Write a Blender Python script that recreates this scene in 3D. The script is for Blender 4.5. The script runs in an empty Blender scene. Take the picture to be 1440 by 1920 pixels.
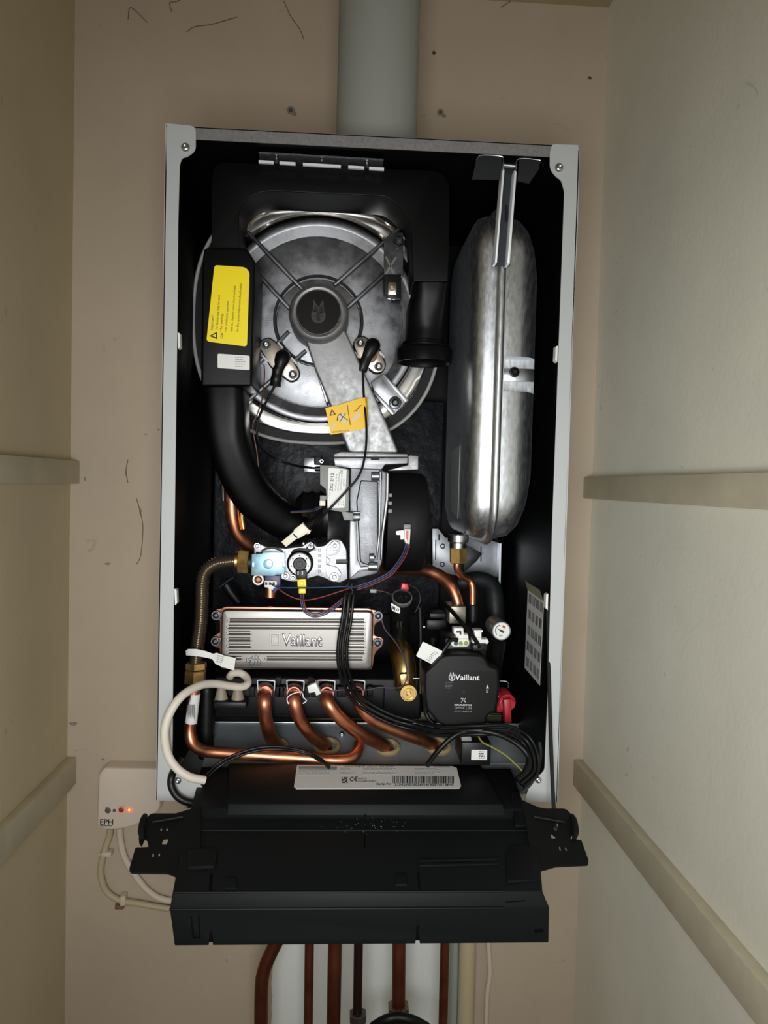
import bpy, bmesh, math, random
from mathutils import Vector, Matrix
from mathutils.bvhtree import BVHTree
random.seed(7)
SC = bpy.context.scene; COL = SC.collection
# ------------------------------------------------------------------ camera
ZO = 1.92                                   # height of the casing's top edge above the floor
F = 1419.8
C0 = Vector((-.0258, -.8186, ZO - .3721))
yaw, pitch, roll = .0545, -.0361, .0254
_f = Vector((math.sin(yaw)*math.cos(pitch), math.cos(yaw)*math.cos(pitch), math.sin(pitch)))
_r = Vector((math.cos(yaw), -math.sin(yaw), 0)); _u = _r.cross(_f)
RT = _r*math.cos(roll) + _u*math.sin(roll); UP = -_r*math.sin(roll) + _u*math.cos(roll)
cd = bpy.data.cameras.new('camera'); cam = bpy.data.objects.new('camera', cd); COL.objects.link(cam)
mw = Matrix((RT, UP, -_f)).transposed().to_4x4(); mw.translation = C0; cam.matrix_world = mw
cd.sensor_fit = 'VERTICAL'; cd.sensor_height = 36; cd.lens = 36*F/1920; cd.clip_start = .02
SC.camera = cam
# ------------------------------------------------------------------ light
w = bpy.data.worlds.new('world'); SC.world = w; w.use_nodes = True
bg = w.node_tree.nodes['Background']; bg.inputs[0].default_value = (1, .78, .52, 1); bg.inputs[1].default_value = .13
def area(name, loc, tgt, sx, sy, power, col):
    d = bpy.data.lights.new(name, 'AREA'); d.shape = 'RECTANGLE'; d.size = sx; d.size_y = sy; d.energy = power; d.color = col
    o = bpy.data.objects.new(name, d); COL.objects.link(o); o.location = loc
    o.rotation_euler = (Vector(tgt) - Vector(loc)).to_track_quat('-Z', 'Y').to_euler(); return o
area('doorway_daylight', (-.05, -1.4, 1.1), (0, .3, 1.3), .66, 1.0, 1.6, (.92, .96, 1))
area('added_key_light', (-.05, -.95, 1.46), (.09, .3, 1.41), .26, .3, 3.3, (.98, 1, 1)).data.spread = math.radians(105)  # added light behind the camera, narrowed so the walls dim towards the top
SC.view_settings.view_transform = 'Standard'; SC.view_settings.look = 'None'
SC.view_settings.gamma = 1; SC.view_settings.use_curve_mapping = False; SC.view_settings.exposure = 0
SC.cycles.max_bounces = 8
# ------------------------------------------------------------------ helpers
def V(px, py, y):
    d = _f*F + RT*(px-720) + UP*(960-py); return C0 + d*((y-C0.y)/d.y)
def Mx(px, y): return px*(y-C0.y)/F
def hexc(h):
    c = [int(h[i:i+2], 16)/255 for i in (0, 2, 4)]
    return tuple(((x+.055)/1.055)**2.4 if x > .04 else x/12.92 for x in c) + (1,)
MATS = {}
def mat(name, col, rough=.5, metal=0, var=0, vs=30, bump=0, bs=200, coat=0, stretch=(1, 1, 1), spec=.5, rvar=0, emit=0, detail=6, bdist=.001):
    if name in MATS: return MATS[name]
    m = bpy.data.materials.new(name); m.use_nodes = True; nt = m.node_tree; b = nt.nodes['Principled BSDF']
    c = hexc(col) if isinstance(col, str) else tuple(col) + (1,)
    b.inputs['Base Color'].default_value = c; b.inputs['Roughness'].default_value = rough; b.inputs['Metallic'].default_value = metal
    b.inputs['Coat Weight'].default_value = coat; b.inputs['Specular IOR Level'].default_value = spec
    if emit: b.inputs['Emission Color'].default_value = c; b.inputs['Emission Strength'].default_value = emit
    if var or bump or rvar:
        g = nt.nodes.new('ShaderNodeNewGeometry'); mp = nt.nodes.new('ShaderNodeMapping'); mp.inputs['Scale'].default_value = stretch
        nt.links.new(g.outputs['Position'], mp.inputs['Vector'])
    if var or rvar:
        n = nt.nodes.new('ShaderNodeTexNoise'); n.inputs['Scale'].default_value = vs; n.inputs['Detail'].default_value = detail; n.inputs['Roughness'].default_value = .65
        nt.links.new(mp.outputs[0], n.inputs['Vector'])
        if var:
            r = nt.nodes.new('ShaderNodeMapRange'); r.inputs['From Min'].default_value = .3; r.inputs['From Max'].default_value = .7
            r.inputs['To Min'].default_value = 1-var; r.inputs['To Max'].default_value = 1+var*.6
            mx = nt.nodes.new('ShaderNodeMix'); mx.data_type = 'RGBA'; mx.blend_type = 'MULTIPLY'; mx.inputs[0].default_value = 1
            mx.inputs[6].default_value = c; nt.links.new(n.outputs[0], r.inputs[0]); nt.links.new(r.outputs[0], mx.inputs[7])
            nt.links.new(mx.outputs[2], b.inputs['Base Color'])
        if rvar:
            r2 = nt.nodes.new('ShaderNodeMapRange'); r2.inputs['From Min'].default_value = .3; r2.inputs['From Max'].default_value = .7
            r2.inputs['To Min'].default_value = max(.02, rough-rvar); r2.inputs['To Max'].default_value = rough+rvar
            nt.links.new(n.outputs[0], r2.inputs[0]); nt.links.new(r2.outputs[0], b.inputs['Roughness'])
    if bump:
        n2 = nt.nodes.new('ShaderNodeTexNoise'); n2.inputs['Scale'].default_value = bs; n2.inputs['Detail'].default_value = 4
        nt.links.new(mp.outputs[0], n2.inputs['Vector']); bp = nt.nodes.new('ShaderNodeBump'); bp.inputs['Strength'].default_value = bump; bp.inputs['Distance'].default_value = bdist
        nt.links.new(n2.outputs[0], bp.inputs['Height']); nt.links.new(bp.outputs[0], b.inputs['Normal'])
    MATS[name] = m; return m
white_paint = mat('white_enamel', 'adb0b0', .45, bump=.06, bs=900)
galv = mat('galvanised_steel', '8e8e90', .42, .9, var=.25, vs=220, rvar=.1)
steelb = mat('steel_bright', 'c9cdd2', .28, 1, var=.08, vs=60)
chrome = mat('polished_stainless', 'dedcd8', .18, 1)
satin = mat('satin_tank_steel', 'd2d6da', .4, 1, var=.16, vs=260, rvar=.06, stretch=(1, 1, .35))
cast = mat('cast_aluminium', '8f8f90', .52, .85, var=.14, vs=120, bump=.1, bs=1300, rvar=.12)
castb = mat('cast_aluminium_fine', '95969a', .42, .92, var=.2, vs=70, bump=.15, bs=1400, rvar=.1)
castd = mat('cast_aluminium_dark', '6a6b6e', .42, .9, var=.3, vs=55, bump=.15, bs=1200, rvar=.1)
zinc = mat('blue_zinc', '94b8c8', .36, .75, var=.1, vs=90, rvar=.06)
blk = mat('black_plastic', '0d0e0f', .45, spec=.3)
blk_s = mat('black_duct_plastic', '050506', .42, bump=.05, bs=1500, spec=.16)
blk_m = mat('black_matt', '0b0b0c', .6, spec=.25)
blk_in = mat('black_lining', '060707', .5, spec=.15, bump=.1, bs=500)
foil = mat('black_foil_insulation', '121319', .45, .1, bump=.5, bs=55, bdist=.004, detail=4, spec=.35)
graph = mat('graphite_plastic', '0f1213', .55, bump=.05, bs=1800, spec=.15)
graphl = mat('graphite_plastic_panel', '30383c', .55, spec=.45)
rubber = mat('black_rubber', '070708', .45, spec=.35)
clipm = mat('clip_steel', 'eef1f3', .4, .25)
copper = mat('copper', 'd88f6c', .4, 1, var=.14, vs=40, rvar=.08)
copperd = mat('copper_shaded', '744030', .45, .85, var=.25, vs=30, rvar=.1)  # lower pipes: the shade below the boiler is put into this darker copper
copper_pk = mat('copper_brazed', 'd49a84', .3, 1, var=.15, vs=80)
brass = mat('brass', 'd2ac6c', .42, .95, var=.15, vs=90, rvar=.08)
brassb = mat('brass_polished', 'c0a468', .34, 1)
lab_w = mat('label_white', 'd8d8d4', .5)
lab_g = mat('label_grey', '8f9494', .5)
lab_y = mat('label_yellow', 'f0d800', .45)
lab_y2 = mat('tag_yellow', 'e8b904', .5)
ink = mat('ink_black', '1c1c1e', .6)
inkg = mat('ink_grey', '6e6e70', .6)
inkw = mat('ink_light', 'b7babc', .5)
ivory = mat('ivory_plastic', 'ddd8c6', .45)
hosew = mat('white_hose', 'cfc8ba', .5)
wht = mat('white_plastic', 'dcdcd8', .4)
greyp = mat('grey_plastic', '7f827f', .5)
red = mat('red_plastic', 'a01426', .42)
redb = mat('red_bright', 'c01f20', .4)
yel = mat('yellow_plastic', 'e6d51c', .4)
purple = mat('purple_plastic', '3c2b5e', .45)
w_red = mat('wire_red', '722222', .5); w_blue = mat('wire_blue', '183a66', .5); w_brown = mat('wire_brown', '5a3a30', .5)
w_pur = mat('wire_purple', '43344a', .45); w_gy = mat('wire_green_yellow', '8b8a3a', .5)
grom = mat('cream_grommet', '9c8a66', .6)
screwm = mat('screw_steel', 'b9bbbd', .3, 1)
dark = mat('recess_black', '050506', .7)
walltrim = mat('trim_paint', 'd2cab2', .6, var=.12, vs=14, bump=.3, bs=60)
cable_w = mat('cable_cream', 'b9aa8c', .55); cable_w2 = mat('cable_white', 'd0c5b2', .55)
recv = mat('receiver_plastic', 'd8c9ba', .45)

class B:
    def __init__(s): s.bm = bmesh.new()
    def _bev(s, edges, w, seg=2):
        if w > 0: bmesh.ops.bevel(s.bm, geom=list(edges), offset=w, segments=seg, profile=.5, affect='EDGES', clamp_overlap=True)
    def polyw(s, pts, vec, bev=0, seg=2, back=False):
        """closed outline of world points extruded along vec"""
        f = s.bm.faces.new([s.bm.verts.new(p) for p in pts])
        ext = bmesh.ops.extrude_face_region(s.bm, geom=[f])
        vs = [g for g in ext['geom'] if isinstance(g, bmesh.types.BMVert)]
        bmesh.ops.translate(s.bm, verts=vs, vec=vec)
        if bev:
            ed = set(f.edges)
            if back: ed |= {e for g in ext['geom'] if isinstance(g, bmesh.types.BMFace) for e in g.edges}
            s._bev(ed, bev, seg)
        return s
    def prism(s, pts, y0, y1, bev=0, seg=2, rnd=0):
        if rnd: pts = rounded(pts, rnd)
        return s.polyw([V(p[0], p[1], y0) for p in pts], Vector((0, y1-y0, 0)), bev, seg)
    def box(s, x0, y0, x1, y1, d0, d1, bev=0, seg=2):
        a = V(x0, y0, d0); b = V(x1, y1, d0)
        return s.wbox((min(a.x, b.x), d0, min(a.z, b.z)), (max(a.x, b.x), d1, max(a.z, b.z)), bev, seg)
    def wbox(s, a, b, bev=0, seg=2):
        c = [(a[i]+b[i])/2 for i in range(3)]; d = [abs(b[i]-a[i]) for i in range(3)]
        r = bmesh.ops.create_cube(s.bm, size=1); bmesh.ops.scale(s.bm, verts=r['verts'], vec=d); bmesh.ops.translate(s.bm, verts=r['verts'], vec=c)
        if bev: s._bev({e for v in r['verts'] for e in v.link_edges}, bev, seg)
        return s
    def rings(s, loops, cap0=True, cap1=True, closed=False):
        vl = [[s.bm.verts.new(p) for p in L] for L in loops]; n = len(vl[0])
        pr = list(zip(vl, vl[1:])) + ([(vl[-1], vl[0])] if closed else [])
        for a, b in pr:
            for i in range(n):
                j = (i+1) % n
                try: s.bm.faces.new((a[i], a[j], b[j], b[i]))
                except ValueError: pass
        if cap0 and not closed: s.bm.faces.new(vl[0])
        if cap1 and not closed: s.bm.faces.new(vl[-1][::-1])
        return s
    def lathe(s, p0, axis, prof, seg=32, ex=2, cap0=True, cap1=True, ref=None, ph=0, ry=1, closed=False):
        """prof: (radius, distance along axis) in metres"""
        a = Vector(axis).normalized(); q = Vector(ref) if ref else (Vector((0, 0, 1)) if abs(a.z) < .9 else Vector((1, 0, 0)))
        u = (q - a*q.dot(a)).normalized(); v = a.cross(u); loops = []
        for pr in prof:
            e = pr[2] if len(pr) > 2 else ex; L = []
            for i in range(seg):
                t = 2*math.pi*i/seg + ph; c, sn = math.cos(t), math.sin(t)
                k = 1/((abs(c)**e + abs(sn)**e)**(1/e))
                L.append(Vector(p0) + a*pr[1] + (u*c*ry + v*sn)*k*pr[0])
            loops.append(L)
        return s.rings(loops, cap0, cap1, closed)
    def latheY(s, px, py, y, prof, seg=40, ex=2, **k):
        """prof: (radius in pixels at depth y, dy metres towards the wall)"""
        return s.lathe(V(px, py, y), (0, 1, 0), [(Mx(p[0], y), p[1]) + tuple(p[2:]) for p in prof], seg, ex, **k)
    def cyl(s, px, py, r, y0, y1, seg=28, bev=None):
        h = y1-y0; b = Mx(r, y0)*.12 if bev is None else bev; R = Mx(r, y0)
        return s.lathe(V(px, py, y0), (0, 1, 0), [(R-b, 0), (R-b*.3, b*.3), (R, b), (R, h)] if b else [(R, 0), (R, h)], seg)
    def cylw(s, p, q, r, seg=24, bev=0, ph=0):
        p, q = Vector(p), Vector(q); h = (q-p).length
        return s.lathe(p, q-p, [(r-bev, 0), (r, bev), (r, h-bev), (r-bev, h)] if bev else [(r, 0), (r, h)], seg, ph=ph)
    def ring(s, px, py, ro, ri, y0, y1, seg=40, ex=2):
        """flat annulus with thickness"""
        h = y1-y0; R, I = Mx(ro, y0), Mx(ri, y0); b = min(.0008, (R-I)*.2)
        return s.lathe(V(px, py, y0), (0, 1, 0), [(I, h), (I, b), (I+b, 0), (R-b, 0), (R, b), (R, h)], seg, ex, closed=True)
    def screw(s, px, py, r, y, h=.003):
        R = Mx(r, y)
        return s.lathe(V(px, py, y), (0, -1, 0), [(R, 0), (R, h*.4), (R*.85, h*.8), (R*.55, h), (R*.5, h), (R*.45, h*.3)], 20)
    def tube(s, pts, r, seg=12, sub=6, ref=None, ex=2, cap=True):
        """pts: world points; r: float | list of float | list of (rx, ry, ex)"""
        P, R = catmull(pts, r, sub); n = len(P); T = [(P[min(i+1, n-1)]-P[max(i-1, 0)]).normalized() for i in range(n)]
        if ref is None:
            q = Vector((0, 1, 0)) if abs(T[0].y) < .9 else Vector((1, 0, 0)); nrm = (q - T[0]*q.dot(T[0])).normalized()
        loops = []
        for i in range(n):
            if ref is not None: q = Vector(ref); nrm = (q - T[i]*q.dot(T[i])).normalized()
            elif i: nrm = (nrm - T[i]*nrm.dot(T[i])).normalized()
            bn = T[i].cross(nrm); L = []; rr = R[i]
            rx, ry, e = rr if isinstance(rr, tuple) else (rr, rr, ex)
            for k in range(seg):
                t = 2*math.pi*k/seg; c, sn = math.cos(t), math.sin(t); g = 1/((abs(c)**e+abs(sn)**e)**(1/e))
                L.append(P[i] + nrm*c*ry*g + bn*sn*rx*g)
            loops.append(L)
        return s.rings(loops, cap, cap)
    def tp(s, pts, rpx, seg=12, sub=6, **k):
        y = sum(p[2] for p in pts)/len(pts)
        R = [Mx(a, y) for a in rpx] if isinstance(rpx, (list, tuple)) else Mx(rpx, y)
        return s.tube([V(*p) for p in pts], R, seg, sub, **k)
def catmull(pts, r, sub):
    pts = [Vector(p) for p in pts]; n = len(pts); rr = r if isinstance(r, (list,)) else [r]*n
    if sub <= 1 or n < 3: return pts, list(rr)
    P = []; R = []
    for i in range(n-1):
        p0 = pts[i-1] if i else pts[0]*2-pts[1]; p1, p2 = pts[i], pts[i+1]; p3 = pts[i+2] if i+2 < n else p2*2-p1
        for k in range(sub):
            t = k/sub
            P.append(.5*((2*p1)+(p2-p0)*t+(2*p0-5*p1+4*p2-p3)*t*t+(3*p1-p0-3*p2+p3)*t**3))
            a, b = rr[i], rr[i+1]
            R.append(tuple(x+(y-x)*t for x, y in zip(a, b)) if isinstance(a, tuple) else a+(b-a)*t)
    P.append(pts[-1]); R.append(rr[-1]); return P, R
def rounded(pts, r, n=4):
    out = []; m = len(pts)
    for i in range(m):
        p = Vector(pts[i][:2]); a = Vector(pts[i-1][:2]); b = Vector(pts[(i+1) % m][:2])
        rr = pts[i][2] if len(pts[i]) > 2 else r
        if rr <= 0: out.append(tuple(p)); continue
        da, db = (a-p), (b-p); ra = min(rr, da.length*.48); rb = min(rr, db.length*.48)
        s, e = p+da.normalized()*ra, p+db.normalized()*rb
        for k in range(n+1):
            t = k/n; q = s*(1-t)**2 + p*2*t*(1-t) + e*t*t; out.append((q.x, q.y))
    return out
def finish(ob, name):
    bm = ob.bm; bmesh.ops.remove_doubles(bm, verts=bm.verts, dist=1e-6); bmesh.ops.recalc_face_normals(bm, faces=bm.faces)
    me = bpy.data.meshes.new(name); return bm, me
def mk(name, b, m, anchor, parent=None, ang=38):
    bm, me = finish(b, name); bmesh.ops.translate(bm, verts=bm.verts, vec=-Vector(anchor))
    bm.to_mesh(me); bm.free(); me.polygons.foreach_set('use_smooth', [True]*len(me.polygons)); me.set_sharp_from_angle(angle=math.radians(ang))
    me.materials.append(m); o = bpy.data.objects.new(name, me); COL.objects.link(o)
    if parent: o.parent = parent
    else: o.location = anchor
    return o
def tag(o, label, cat, group=None):
    o['label'] = label; o['category'] = cat
    if group: o['group'] = group
    return o
class T:
    def __init__(s, name, label, cat, anchor, group=None):
        s.a = V(*anchor) if not isinstance(anchor, Vector) else anchor
        s.e = bpy.data.objects.new(name, None); COL.objects.link(s.e); s.e.location = s.a; s.e.empty_display_size = .02
        tag(s.e, label, cat, group)
    def p(s, name, b, m, parent=None, label=None, ang=38):
        o = mk(name, b, m, s.a, parent or s.e, ang)
        if label: o['label'] = label
        return o
def one(name, b, m, label, cat, group=None, ang=38):
    vs = [v.co for v in b.bm.verts]; n = len(vs)
    a = Vector((sum(v.x for v in vs)/n, sum(v.y for v in vs)/n, min(v.z for v in vs)))
    return tag(mk(name, b, m, a, None, ang), label, cat, group)
def struct(name, b, m, parent=None):
    o = mk(name, b, m, Vector((0, 0, 0)), parent)
    if not parent: o['kind'] = 'structure'
    return o
def cut(o, cb):
    """boolean-subtract builder cb (world coords) from object o"""
    bm, me = finish(cb, 'cut'); off = o.location + (o.parent.location if o.parent else Vector())
    bmesh.ops.translate(bm, verts=bm.verts, vec=-off); bm.to_mesh(me); bm.free()
    c = bpy.data.objects.new('cutter', me); COL.objects.link(c); c.parent = o.parent; c.location = o.location
    m = o.modifiers.new('b', 'BOOLEAN'); m.operation = 'DIFFERENCE'; m.object = c; m.solver = 'EXACT'; m.use_self = True
    dg = bpy.context.evaluated_depsgraph_get(); dg.update(); nm = bpy.data.meshes.new_from_object(o.evaluated_get(dg))
    o.modifiers.clear(); o.data = nm; bpy.data.objects.remove(c)
    nm.polygons.foreach_set('use_smooth', [True]*len(nm.polygons)); nm.set_sharp_from_angle(angle=math.radians(38)); return o
def text_at(name, s, org, xd, yd, size, m, anchor, parent, ext=.0002, width=None, bold=0, align='LEFT', bev=0):
    """lettering in the plane of xd, yd; size = cap height in metres; width = total width in metres"""
    cu = bpy.data.curves.new(name, 'FONT'); cu.body = s; cu.size = 1; cu.extrude = 0; cu.offset = bold; cu.resolution_u = 2; cu.align_x = align
    if len(s) > 30: cu.resolution_u = 1
    if bev: cu.bevel_depth = bev; cu.bevel_resolution = 2; cu.extrude = .001
    o = bpy.data.objects.new(name, cu); COL.objects.link(o); dg = bpy.context.evaluated_depsgraph_get(); dg.update()
    me = bpy.data.meshes.new_from_object(o.evaluated_get(dg)); bpy.data.objects.remove(o)
    xs = [v.co.x for v in me.vertices]; k = size/.69; kx = k if width is None else width/(max(xs)-min(xs)); x0 = min(xs) if align == 'LEFT' else 0
    xd, yd = Vector(xd).normalized(), Vector(yd).normalized(); zd = xd.cross(yd)
    bm = bmesh.new(); bm.from_mesh(me)
    if not bev:
        fs = list(bm.faces); r = bmesh.ops.extrude_face_region(bm, geom=fs); tv = [g for g in r['geom'] if isinstance(g, bmesh.types.BMVert)]
        for v in tv: v.co.z += 1
    else:
        for v in bm.verts: v.co.z *= k/ext
    for v in bm.verts: v.co = Vector(org) + xd*((v.co.x-x0)*kx) + yd*(v.co.y*k) + zd*(v.co.z*ext)
    bb = B(); bb.bm = bm
    return mk(name, bb, m, anchor, parent, 30)
XW, ZW = Vector((1, 0, 0)), Vector((0, 0, 1))
def txt(t, s, px, py, y, hpx, m, parent=None, wpx=None, rot=0, name='lettering', ext=.00025, bold=0, align='LEFT', bev=0):
    c, sn = math.cos(math.radians(rot)), math.sin(math.radians(rot))
    return text_at(name, s, V(px, py, y), XW*c+ZW*sn, ZW*c-XW*sn, Mx(hpx, y), m, t.a, parent or t.e, ext, Mx(wpx, y) if wpx else None, bold, align, bev)
def lines(b, x0, y0, dx, dy, n, ln, y, th=1.2, rot=0, seed=1):
    """rows of printed small type too fine to read: short dashes"""
    rr = random.Random(seed)
    c, s = math.cos(math.radians(rot)), math.sin(math.radians(rot))
    for i in range(n):
        x = 0; L = ln*rr.uniform(.7, 1)
        while x < L:
            wd = rr.uniform(2, 5); X0, X1 = x, min(L, x+wd); x += wd+1.1
            q = [(X0, i*dy), (X1, i*dy), (X1, i*dy+th), (X0, i*dy+th)]
            b.prism([(x0+dx*i+u*c+v*s, y0-u*s+v*c) for u, v in q], y, y+.0003)

def hare(b, px, py, h, y, th=.0004):
    """egg emblem with a hare's long ears standing in its open top"""
    w = h*.34; A = [i*2*math.pi/40 for i in range(5, 36)]
    egg = [(px+w*math.sin(t)*(1-.1*math.cos(t)), py+h*.1-h*.4*math.cos(t)) for t in A]
    inn = [(px+(x-px)*.72, py+h*.1+(yy-py-h*.1)*.8) for x, yy in egg]
    b.prism(egg+inn[::-1], y-th, y)
    for sg in (-1, 1):
        b.prism([(px+sg*w*.05, py+h*.04), (px+sg*w*.34, py-h*.5), (px+sg*w*.62, py-h*.28), (px+sg*w*.4, py+h*.08)], y-th, y)
    b.prism([(px-w*.38, py+h*.1), (px-w*.05, py+h*.06), (px+w*.05, py+h*.06), (px+w*.38, py+h*.1), (px+w*.2, py+h*.32), (px, py+h*.4), (px-w*.2, py+h*.32)], y-th, y)
# ------------------------------------------------------------------ the cupboard
XL, XR, YW = -.4378, .3634, .35
ZC = V(1137, 14, YW).z; YN = -1.25
def wallmat(name, col, patch=None):
    m = mat(name, col, .7, var=.09, vs=3.2, bump=.25, bs=130); nt = m.node_tree; b = nt.nodes['Principled BSDF']
    src = b.inputs['Base Color'].links[0].from_socket; g = nt.nodes.new('ShaderNodeNewGeometry')
    # grime and scuffs with a shape of their own
    n = nt.nodes.new('ShaderNodeTexNoise'); n.inputs['Scale'].default_value = 26; n.inputs['Detail'].default_value = 8; n.inputs['Distortion'].default_value = 1.2
    nt.links.new(g.outputs['Position'], n.inputs['Vector']); r = nt.nodes.new('ShaderNodeMapRange')
    r.inputs['From Min'].default_value = .71; r.inputs['From Max'].default_value = .76; r.inputs['To Max'].default_value = .4
    nt.links.new(n.outputs[0], r.inputs[0]); mx = nt.nodes.new('ShaderNodeMix'); mx.data_type = 'RGBA'
    nt.links.new(r.outputs[0], mx.inputs[0]); nt.links.new(src, mx.inputs[6]); mx.inputs[7].default_value = hexc('8a7f6c'); out = mx.outputs[2]
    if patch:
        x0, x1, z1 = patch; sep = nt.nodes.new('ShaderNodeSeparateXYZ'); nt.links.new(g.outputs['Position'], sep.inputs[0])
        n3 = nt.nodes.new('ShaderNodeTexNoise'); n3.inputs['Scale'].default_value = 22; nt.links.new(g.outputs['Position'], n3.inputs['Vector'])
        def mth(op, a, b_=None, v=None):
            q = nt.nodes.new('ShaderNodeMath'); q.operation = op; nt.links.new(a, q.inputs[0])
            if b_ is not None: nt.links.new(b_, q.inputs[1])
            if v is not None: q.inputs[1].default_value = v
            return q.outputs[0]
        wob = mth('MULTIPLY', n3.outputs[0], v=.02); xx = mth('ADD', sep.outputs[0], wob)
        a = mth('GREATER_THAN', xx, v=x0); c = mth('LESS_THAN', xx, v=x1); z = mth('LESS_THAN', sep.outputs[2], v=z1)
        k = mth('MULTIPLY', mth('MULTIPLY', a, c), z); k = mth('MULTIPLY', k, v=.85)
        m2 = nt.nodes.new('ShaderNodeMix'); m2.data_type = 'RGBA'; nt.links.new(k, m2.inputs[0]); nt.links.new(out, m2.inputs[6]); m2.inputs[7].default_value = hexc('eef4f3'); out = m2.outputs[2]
    nt.links.new(out, b.inputs['Base Color']); return m
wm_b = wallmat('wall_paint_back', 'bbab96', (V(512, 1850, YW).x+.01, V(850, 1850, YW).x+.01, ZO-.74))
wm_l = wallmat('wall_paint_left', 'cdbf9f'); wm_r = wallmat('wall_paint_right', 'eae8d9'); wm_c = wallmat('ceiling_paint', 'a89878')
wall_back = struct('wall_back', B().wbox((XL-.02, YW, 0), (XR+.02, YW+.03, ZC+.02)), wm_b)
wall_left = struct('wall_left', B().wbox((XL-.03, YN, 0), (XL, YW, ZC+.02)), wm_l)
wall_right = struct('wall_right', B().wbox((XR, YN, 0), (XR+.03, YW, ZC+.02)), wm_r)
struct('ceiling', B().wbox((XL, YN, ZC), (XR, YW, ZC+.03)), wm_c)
struct('floor', B().wbox((XL-.03, YN, -.03), (XR+.03, YW+.03, 0)), mat('floor_boards', '5f5140', .7, var=.2, vs=9))
TB = .014
for k, (x0, x1, za, zb) in enumerate([(XR-TB, XR, -.3522, -.3857), (XR-TB, XR, -.7994, -.8414), (XL, XL+TB, -.3481, -.3824), (XL, XL+TB, -.8, -.842)]):
    struct('trim_%d' % (k+1), B().wbox((x0, YN, ZO+zb), (x1, YW, ZO+za), .0015), walltrim)
# screw holes, chips and scuffs on the plaster
def blob(px, py, r, seed, sx=1, sy=1, y=YW-.0006):
    rr = random.Random(seed); return B().prism([(px+sx*r*rr.uniform(.6, 1.15)*math.cos(t), py+sy*r*rr.uniform(.6, 1.15)*math.sin(t)) for t in [i*2*math.pi/14 for i in range(14)]], y, YW+.001)
scuff = mat('plaster_scuff', '8d8272', .8, var=.3, vs=300); chipm = mat('dark_chip', '51422f', .8)
for px, py, r in [(545, 206, 9), (826, 210, 8)]:
    struct('wall_plug', B().ring(px, py, r*.8, r*.4, YW-.0015, YW+.001, 20), mat('plug_grey', '8c8474', .6), wall_back)
    struct('plug_hole', B().cyl(px, py, r*.38, YW-.0012, YW+.001, 16, bev=0), mat('hole_dark', '5a5145', .8), wall_back)
    struct('plaster_scuff', blob(px+6, py+6, r*.6, 5), scuff, wall_back)
for i, (px, py, r, sx, sy) in enumerate([(814, 99, 4, .9, 1), (1106, 146, 3.5, 1.4, .8), (137, 1357, 8, 1, .55), (202, 1057, 5, 1.2, .6), (263, 960, 4.5, .6, 1.6), (236, 885, 4, .4, 1.8),
                                      (159, 898, 3.5, .7, 1.3), (273, 814, 3, 1.1, .7), (425, 1801, 3, .5, 1), (193, 1424, 3, 1.3, .5), (297, 806, 3, 1, .6)]):
    struct('plaster_chip', blob(px, py, r, i, sx, sy), chipm if i < 2 else scuff, wall_back)
for pts in [[(240, 36), (243, 15), (254, 20), (270, 36), (276, 42)], [(322, 22), (318, 5), (330, 3), (345, -4)], [(350, 60), (365, 50), (395, 46), (444, 32)], [(532, 2), (545, 30), (562, 55), (570, 74)],
            [(940, 14), (948, 8), (958, 2)], [(240, 862), (236, 885), (240, 905)], [(256, 935), (263, 960), (268, 990), (264, 1040), (256, 1058)]]:
    struct('cobweb_thread', B().tp([(x, y, YW-.001) for x, y in pts], .7, 6, 4), mat('cobweb', '6f6048', .9), wall_back)
for px, py in [(1287, 294), (1157, 1130), (1330, 1198)]:
    pass

# ------------------------------------------------------------------ flue
flm = mat('flue_white', '979993', .55)
t = T('flue_pipe', 'wide white flue pipe rising from the top of the boiler casing', 'flue pipe', (706, 245, .14))
c = V(706, 245, .14); zt = ZO-.003
t.p('pipe', B().lathe((c.x, .14, zt), (0, 0, 1), [(.05, 0), (.05, ZC-zt+.0)], 64), flm)
t.p('collar', B().lathe((c.x, .14, zt), (0, 0, 1), [(.058, 0), (.058, .006), (.051, .012)], 64), flm)

# ------------------------------------------------------------------ casing
X0, X1, DB, H = -.22, .22, .338, .72
t = T('boiler_casing', 'tall white steel boiler casing, front panel off, fixed to the wall', 'boiler casing', Vector((0, .3, ZO-H)))
flL = [(310, 231, 2), (361, 236, 6), (367, 242, 5), (367, 282, 8), (352, 294, 8), (341, 296, 7), (337, 310, 4), (334, 420, 0), (332, 640, 0), (326, 1100, 0), (323, 1441, 2), (372, 1466, 4), (400, 1503, 0), (293, 1501, 3)]
flR = [(1087, 272, 4), (1083, 430, 0), (1073, 640, 0), (1059, 1000, 0), (1046, 1504, 3), (984, 1503, 0), (992, 1474, 3), (1021, 1444, 6), (1028, 1273, 0), (1035, 1000, 0), (1048, 640, 0), (1058, 360, 4), (1052, 337, 7), (1044, 333, 8), (1031, 318, 10), (1031, 284, 5), (1036, 270, 4)]
L = t.p('side_panel', B().prism(flL, 0, .0012, rnd=2).wbox((X0, .0, ZO-H), (X0+.0012, DB, ZO-.001)), white_paint)
R = t.p('side_panel', B().prism(flR, 0, .0012, rnd=2).wbox((X1-.0012, .0, ZO-H), (X1, DB, ZO-.001)), white_paint)
t.p('top_rail', B().wbox((X0+.002, .001, ZO-.0145), (X1-.002, .0022, ZO-.0015)).wbox((X0+.002, .001, ZO-.0028), (X1-.002, DB, ZO-.0018)), mat('rail_galvanised', '8e8c8c', .5, .5, var=.22, vs=260))
t.p('back_panel', B().wbox((X0+.002, DB-.002, ZO-H), (X1-.002, DB, ZO-.003)), blk_in)
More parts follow.
